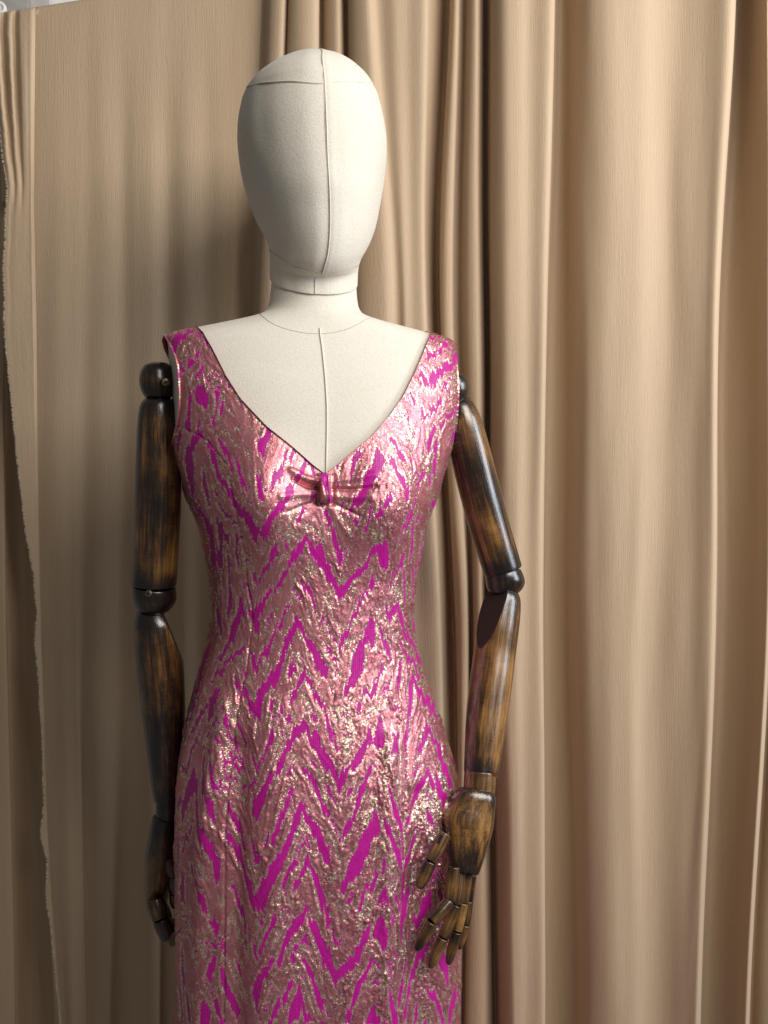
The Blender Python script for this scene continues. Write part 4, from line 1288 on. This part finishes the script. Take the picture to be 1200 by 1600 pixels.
# ------------------------------------------------------------------ the dress
dress = empty('evening_dress', (float(W(498, 1600, 0)[0]), 0, float(W(498, 2250, 0)[2])))
tag(dress, 'sleeveless magenta and rose gold metallic brocade gown with flame chevrons and knotted V neckline', 'dress')
OFF = 0.0030
rws = np.concatenate([np.arange(498, 548, 0.45), np.arange(548, 1625, 1.35), np.linspace(1627, 2250, 60)])
tf_ = np.linspace(-math.pi * 1.06, math.pi * 0.06, 470)
tb_ = np.linspace(math.pi * 0.06, math.pi * 0.94, 110)[1:-1]
ths = np.concatenate([tf_, tb_])
TH, PY = np.meshgrid(ths, rws)
P, lx, ly = torso(TH, PY, OFF)
px, py = proj(P)
front = ly < 0.004
# fabric coordinates: the front reads the map straight, the back repeats it
fx = np.where(front, px, 2 * 500 - px + 60)
fy = np.where(py > 1600, 1050 + (py - 1600) % 500, py)
fy = np.where(front, fy, np.where(fy < 900, fy + 560, fy))
# openings: neckline in front, scoop behind, arm holes
NL = np.array([(480, 290), (508, 305), (515, 311), (522, 319), (548, 334), (586, 353), (624, 377), (667, 417), (701, 459), (724, 485), (738, 503), (742, 507)], float)
NR = np.array([(480, 690), (525, 672), (533, 668), (556, 659), (586, 646), (620, 629), (650, 608), (680, 583), (705, 553), (724, 531), (738, 511), (742, 507)], float)
kl = np.interp(py, NL[:, 0], NL[:, 1]) - px
kr = px - np.interp(py, NR[:, 0], NR[:, 1])
kn_f = np.maximum(np.maximum(kl, kr) * 0.8, py - 739)
kn_b = np.maximum((np.abs(lx) - 0.128 + np.clip((py - 560) / 140, 0, 1) ** 2 * 0.13) / 0.00075, py - 690)
kn = np.where(ly < 0, kn_f, kn_b)
ea = np.sqrt(((PY - 614) / 84.0) ** 2 + np.where(lx < 0, (ly + 0.003) / 0.050, (ly - 0.012) / 0.044) ** 2)
ka = np.where(np.abs(lx) > 0.09, (ea - 1) * 45, 99)
K = np.minimum(np.minimum(kn, ka), PY - 516)
hh = samp(HM, fx, fy) * (0.15 + 0.85 * sstep(0, 7, K))
dF = samp(FD, px, np.minimum(py, 1615)) * front
nd = np.stack([np.gradient(P[..., i], axis=1) for i in range(3)], -1)
nv = np.stack([np.gradient(P[..., i], axis=0) for i in range(3)], -1)
N = np.cross(nd, nv)
N /= np.linalg.norm(N, axis=-1, keepdims=True) + 1e-12
cen = P.mean(axis=1, keepdims=True)
sgn = np.sign(np.sum(N * (P - cen), -1, keepdims=True))
N = N * sgn
P = P + N * ((hh * 1.1 + dF) * 0.001)[..., None]

nr, nc = K.shape
F = gridF(nr, nc, True)
pos = K > 0
keep = pos.ravel()[F].any(1)
F = F[keep]
used = np.zeros(nr * nc, bool)
used[F.ravel()] = True
neg = (~pos.ravel()) & used
best = np.full(K.shape, -1e9)
tgt = P.copy()
for di in (-1, 0, 1):
    for dj in (-1, 0, 1):
        if di == 0 and dj == 0:
            continue
        Kn = np.roll(np.roll(K, -di, 0), -dj, 1)
        Pn = np.roll(np.roll(P, -di, 0), -dj, 1)
        ok = (Kn > 0) & (Kn > best) & (~pos)
        t = (-K / (Kn - K + 1e-12))[..., None]
        tgt = np.where(ok[..., None], P + (Pn - P) * t, tgt)
        best = np.where(ok, Kn, best)
ng = neg.reshape(K.shape)
P[ng] = tgt[ng]
idx = np.cumsum(used) - 1
F = idx[F]
gown = mk('gown', P.reshape(-1, 3)[used], F, M_BROC, dress)
attr(gown, 'magenta', samp(SD, fx, fy).ravel()[used])
attr(gown, 'gold', samp(GO, fx, fy).ravel()[used])
attr(gown, 'grain', samp(GR, fx, fy).ravel()[used])
attr(gown, 'fabric', np.stack([fx, fy, 0 * fx], -1).reshape(-1, 3)[used], 'FLOAT_VECTOR')
so = gown.modifiers.new('hem', 'SOLIDIFY')
so.thickness = 0.0026
so.offset = -1
so.use_rim_only = True
# the solidify looks inward when the normals point out
me = gown.data
chk = me.polygons[len(me.polygons) // 2]

# knot of cloth at the point of the neckline
pxf, pyf, Yf = px[front], py[front], P[..., 1][front]


def front_y(x, y):
    d = (pxf - x) ** 2 + (pyf - y) ** 2
    q = np.argsort(d)[:12]
    return float(Yf[q].mean())


ky0 = min(front_y(508, 750), front_y(508, 770), front_y(508, 785))
nu, nv_ = 26, 44
V = np.empty((nv_, nu, 3))
fu = np.empty((nv_, nu, 2))
for i in range(nv_):
    v = i / (nv_ - 1)
    for j in range(nu):
        u = j / (nu - 1)
        half = 9.6 - 1.1 * math.sin(math.pi * v) ** 2
        x = 508 + (u - 0.5) * 2 * half + 1.5 * (v - 0.5)
        y = 739.5 + 46 * v
        bulge = (1 - abs(2 * u - 1) ** 10.0) * 0.013 - 0.0090 + 0.0006 * float(samp(HM, np.array([x]), np.array([y]))[0])
        roll = (1 - abs(2 * v - 1) ** 4.0) * 0.0060
        yy = ky0 - 0.0062 - bulge - roll + 0.0004 * math.sin(9 * u + 2)
        V[i, j] = W(x, y, yy)
        fu[i, j] = (x, y)
knot = mk('knot', V, gridF(nv_, nu), M_BROC, dress)
knot['label'] = 'small wrapped knot of brocade at the point of the neckline'
hk = samp(HM, fu[..., 0], fu[..., 1]) * 0.4
kx, ky = fu[..., 0], fu[..., 1]
kd = np.minimum(np.abs(kx - (504.5 + (ky - 740) * 0.20)) - 4.2 * (1 - sstep(752, 772, ky)) - 0.2, np.abs(kx - (509.5 + (ky - 740) * 0.16)) - 2.6)
attr(knot, 'magenta', kd.ravel())
attr(knot, 'gold', samp(GO, fu[..., 0], fu[..., 1]).ravel() * 0.8)
attr(knot, 'grain', samp(GR, fu[..., 0], fu[..., 1]).ravel())
attr(knot, 'fabric', np.stack([fu[..., 0], fu[..., 1], 0 * fu[..., 0]], -1), 'FLOAT_VECTOR')
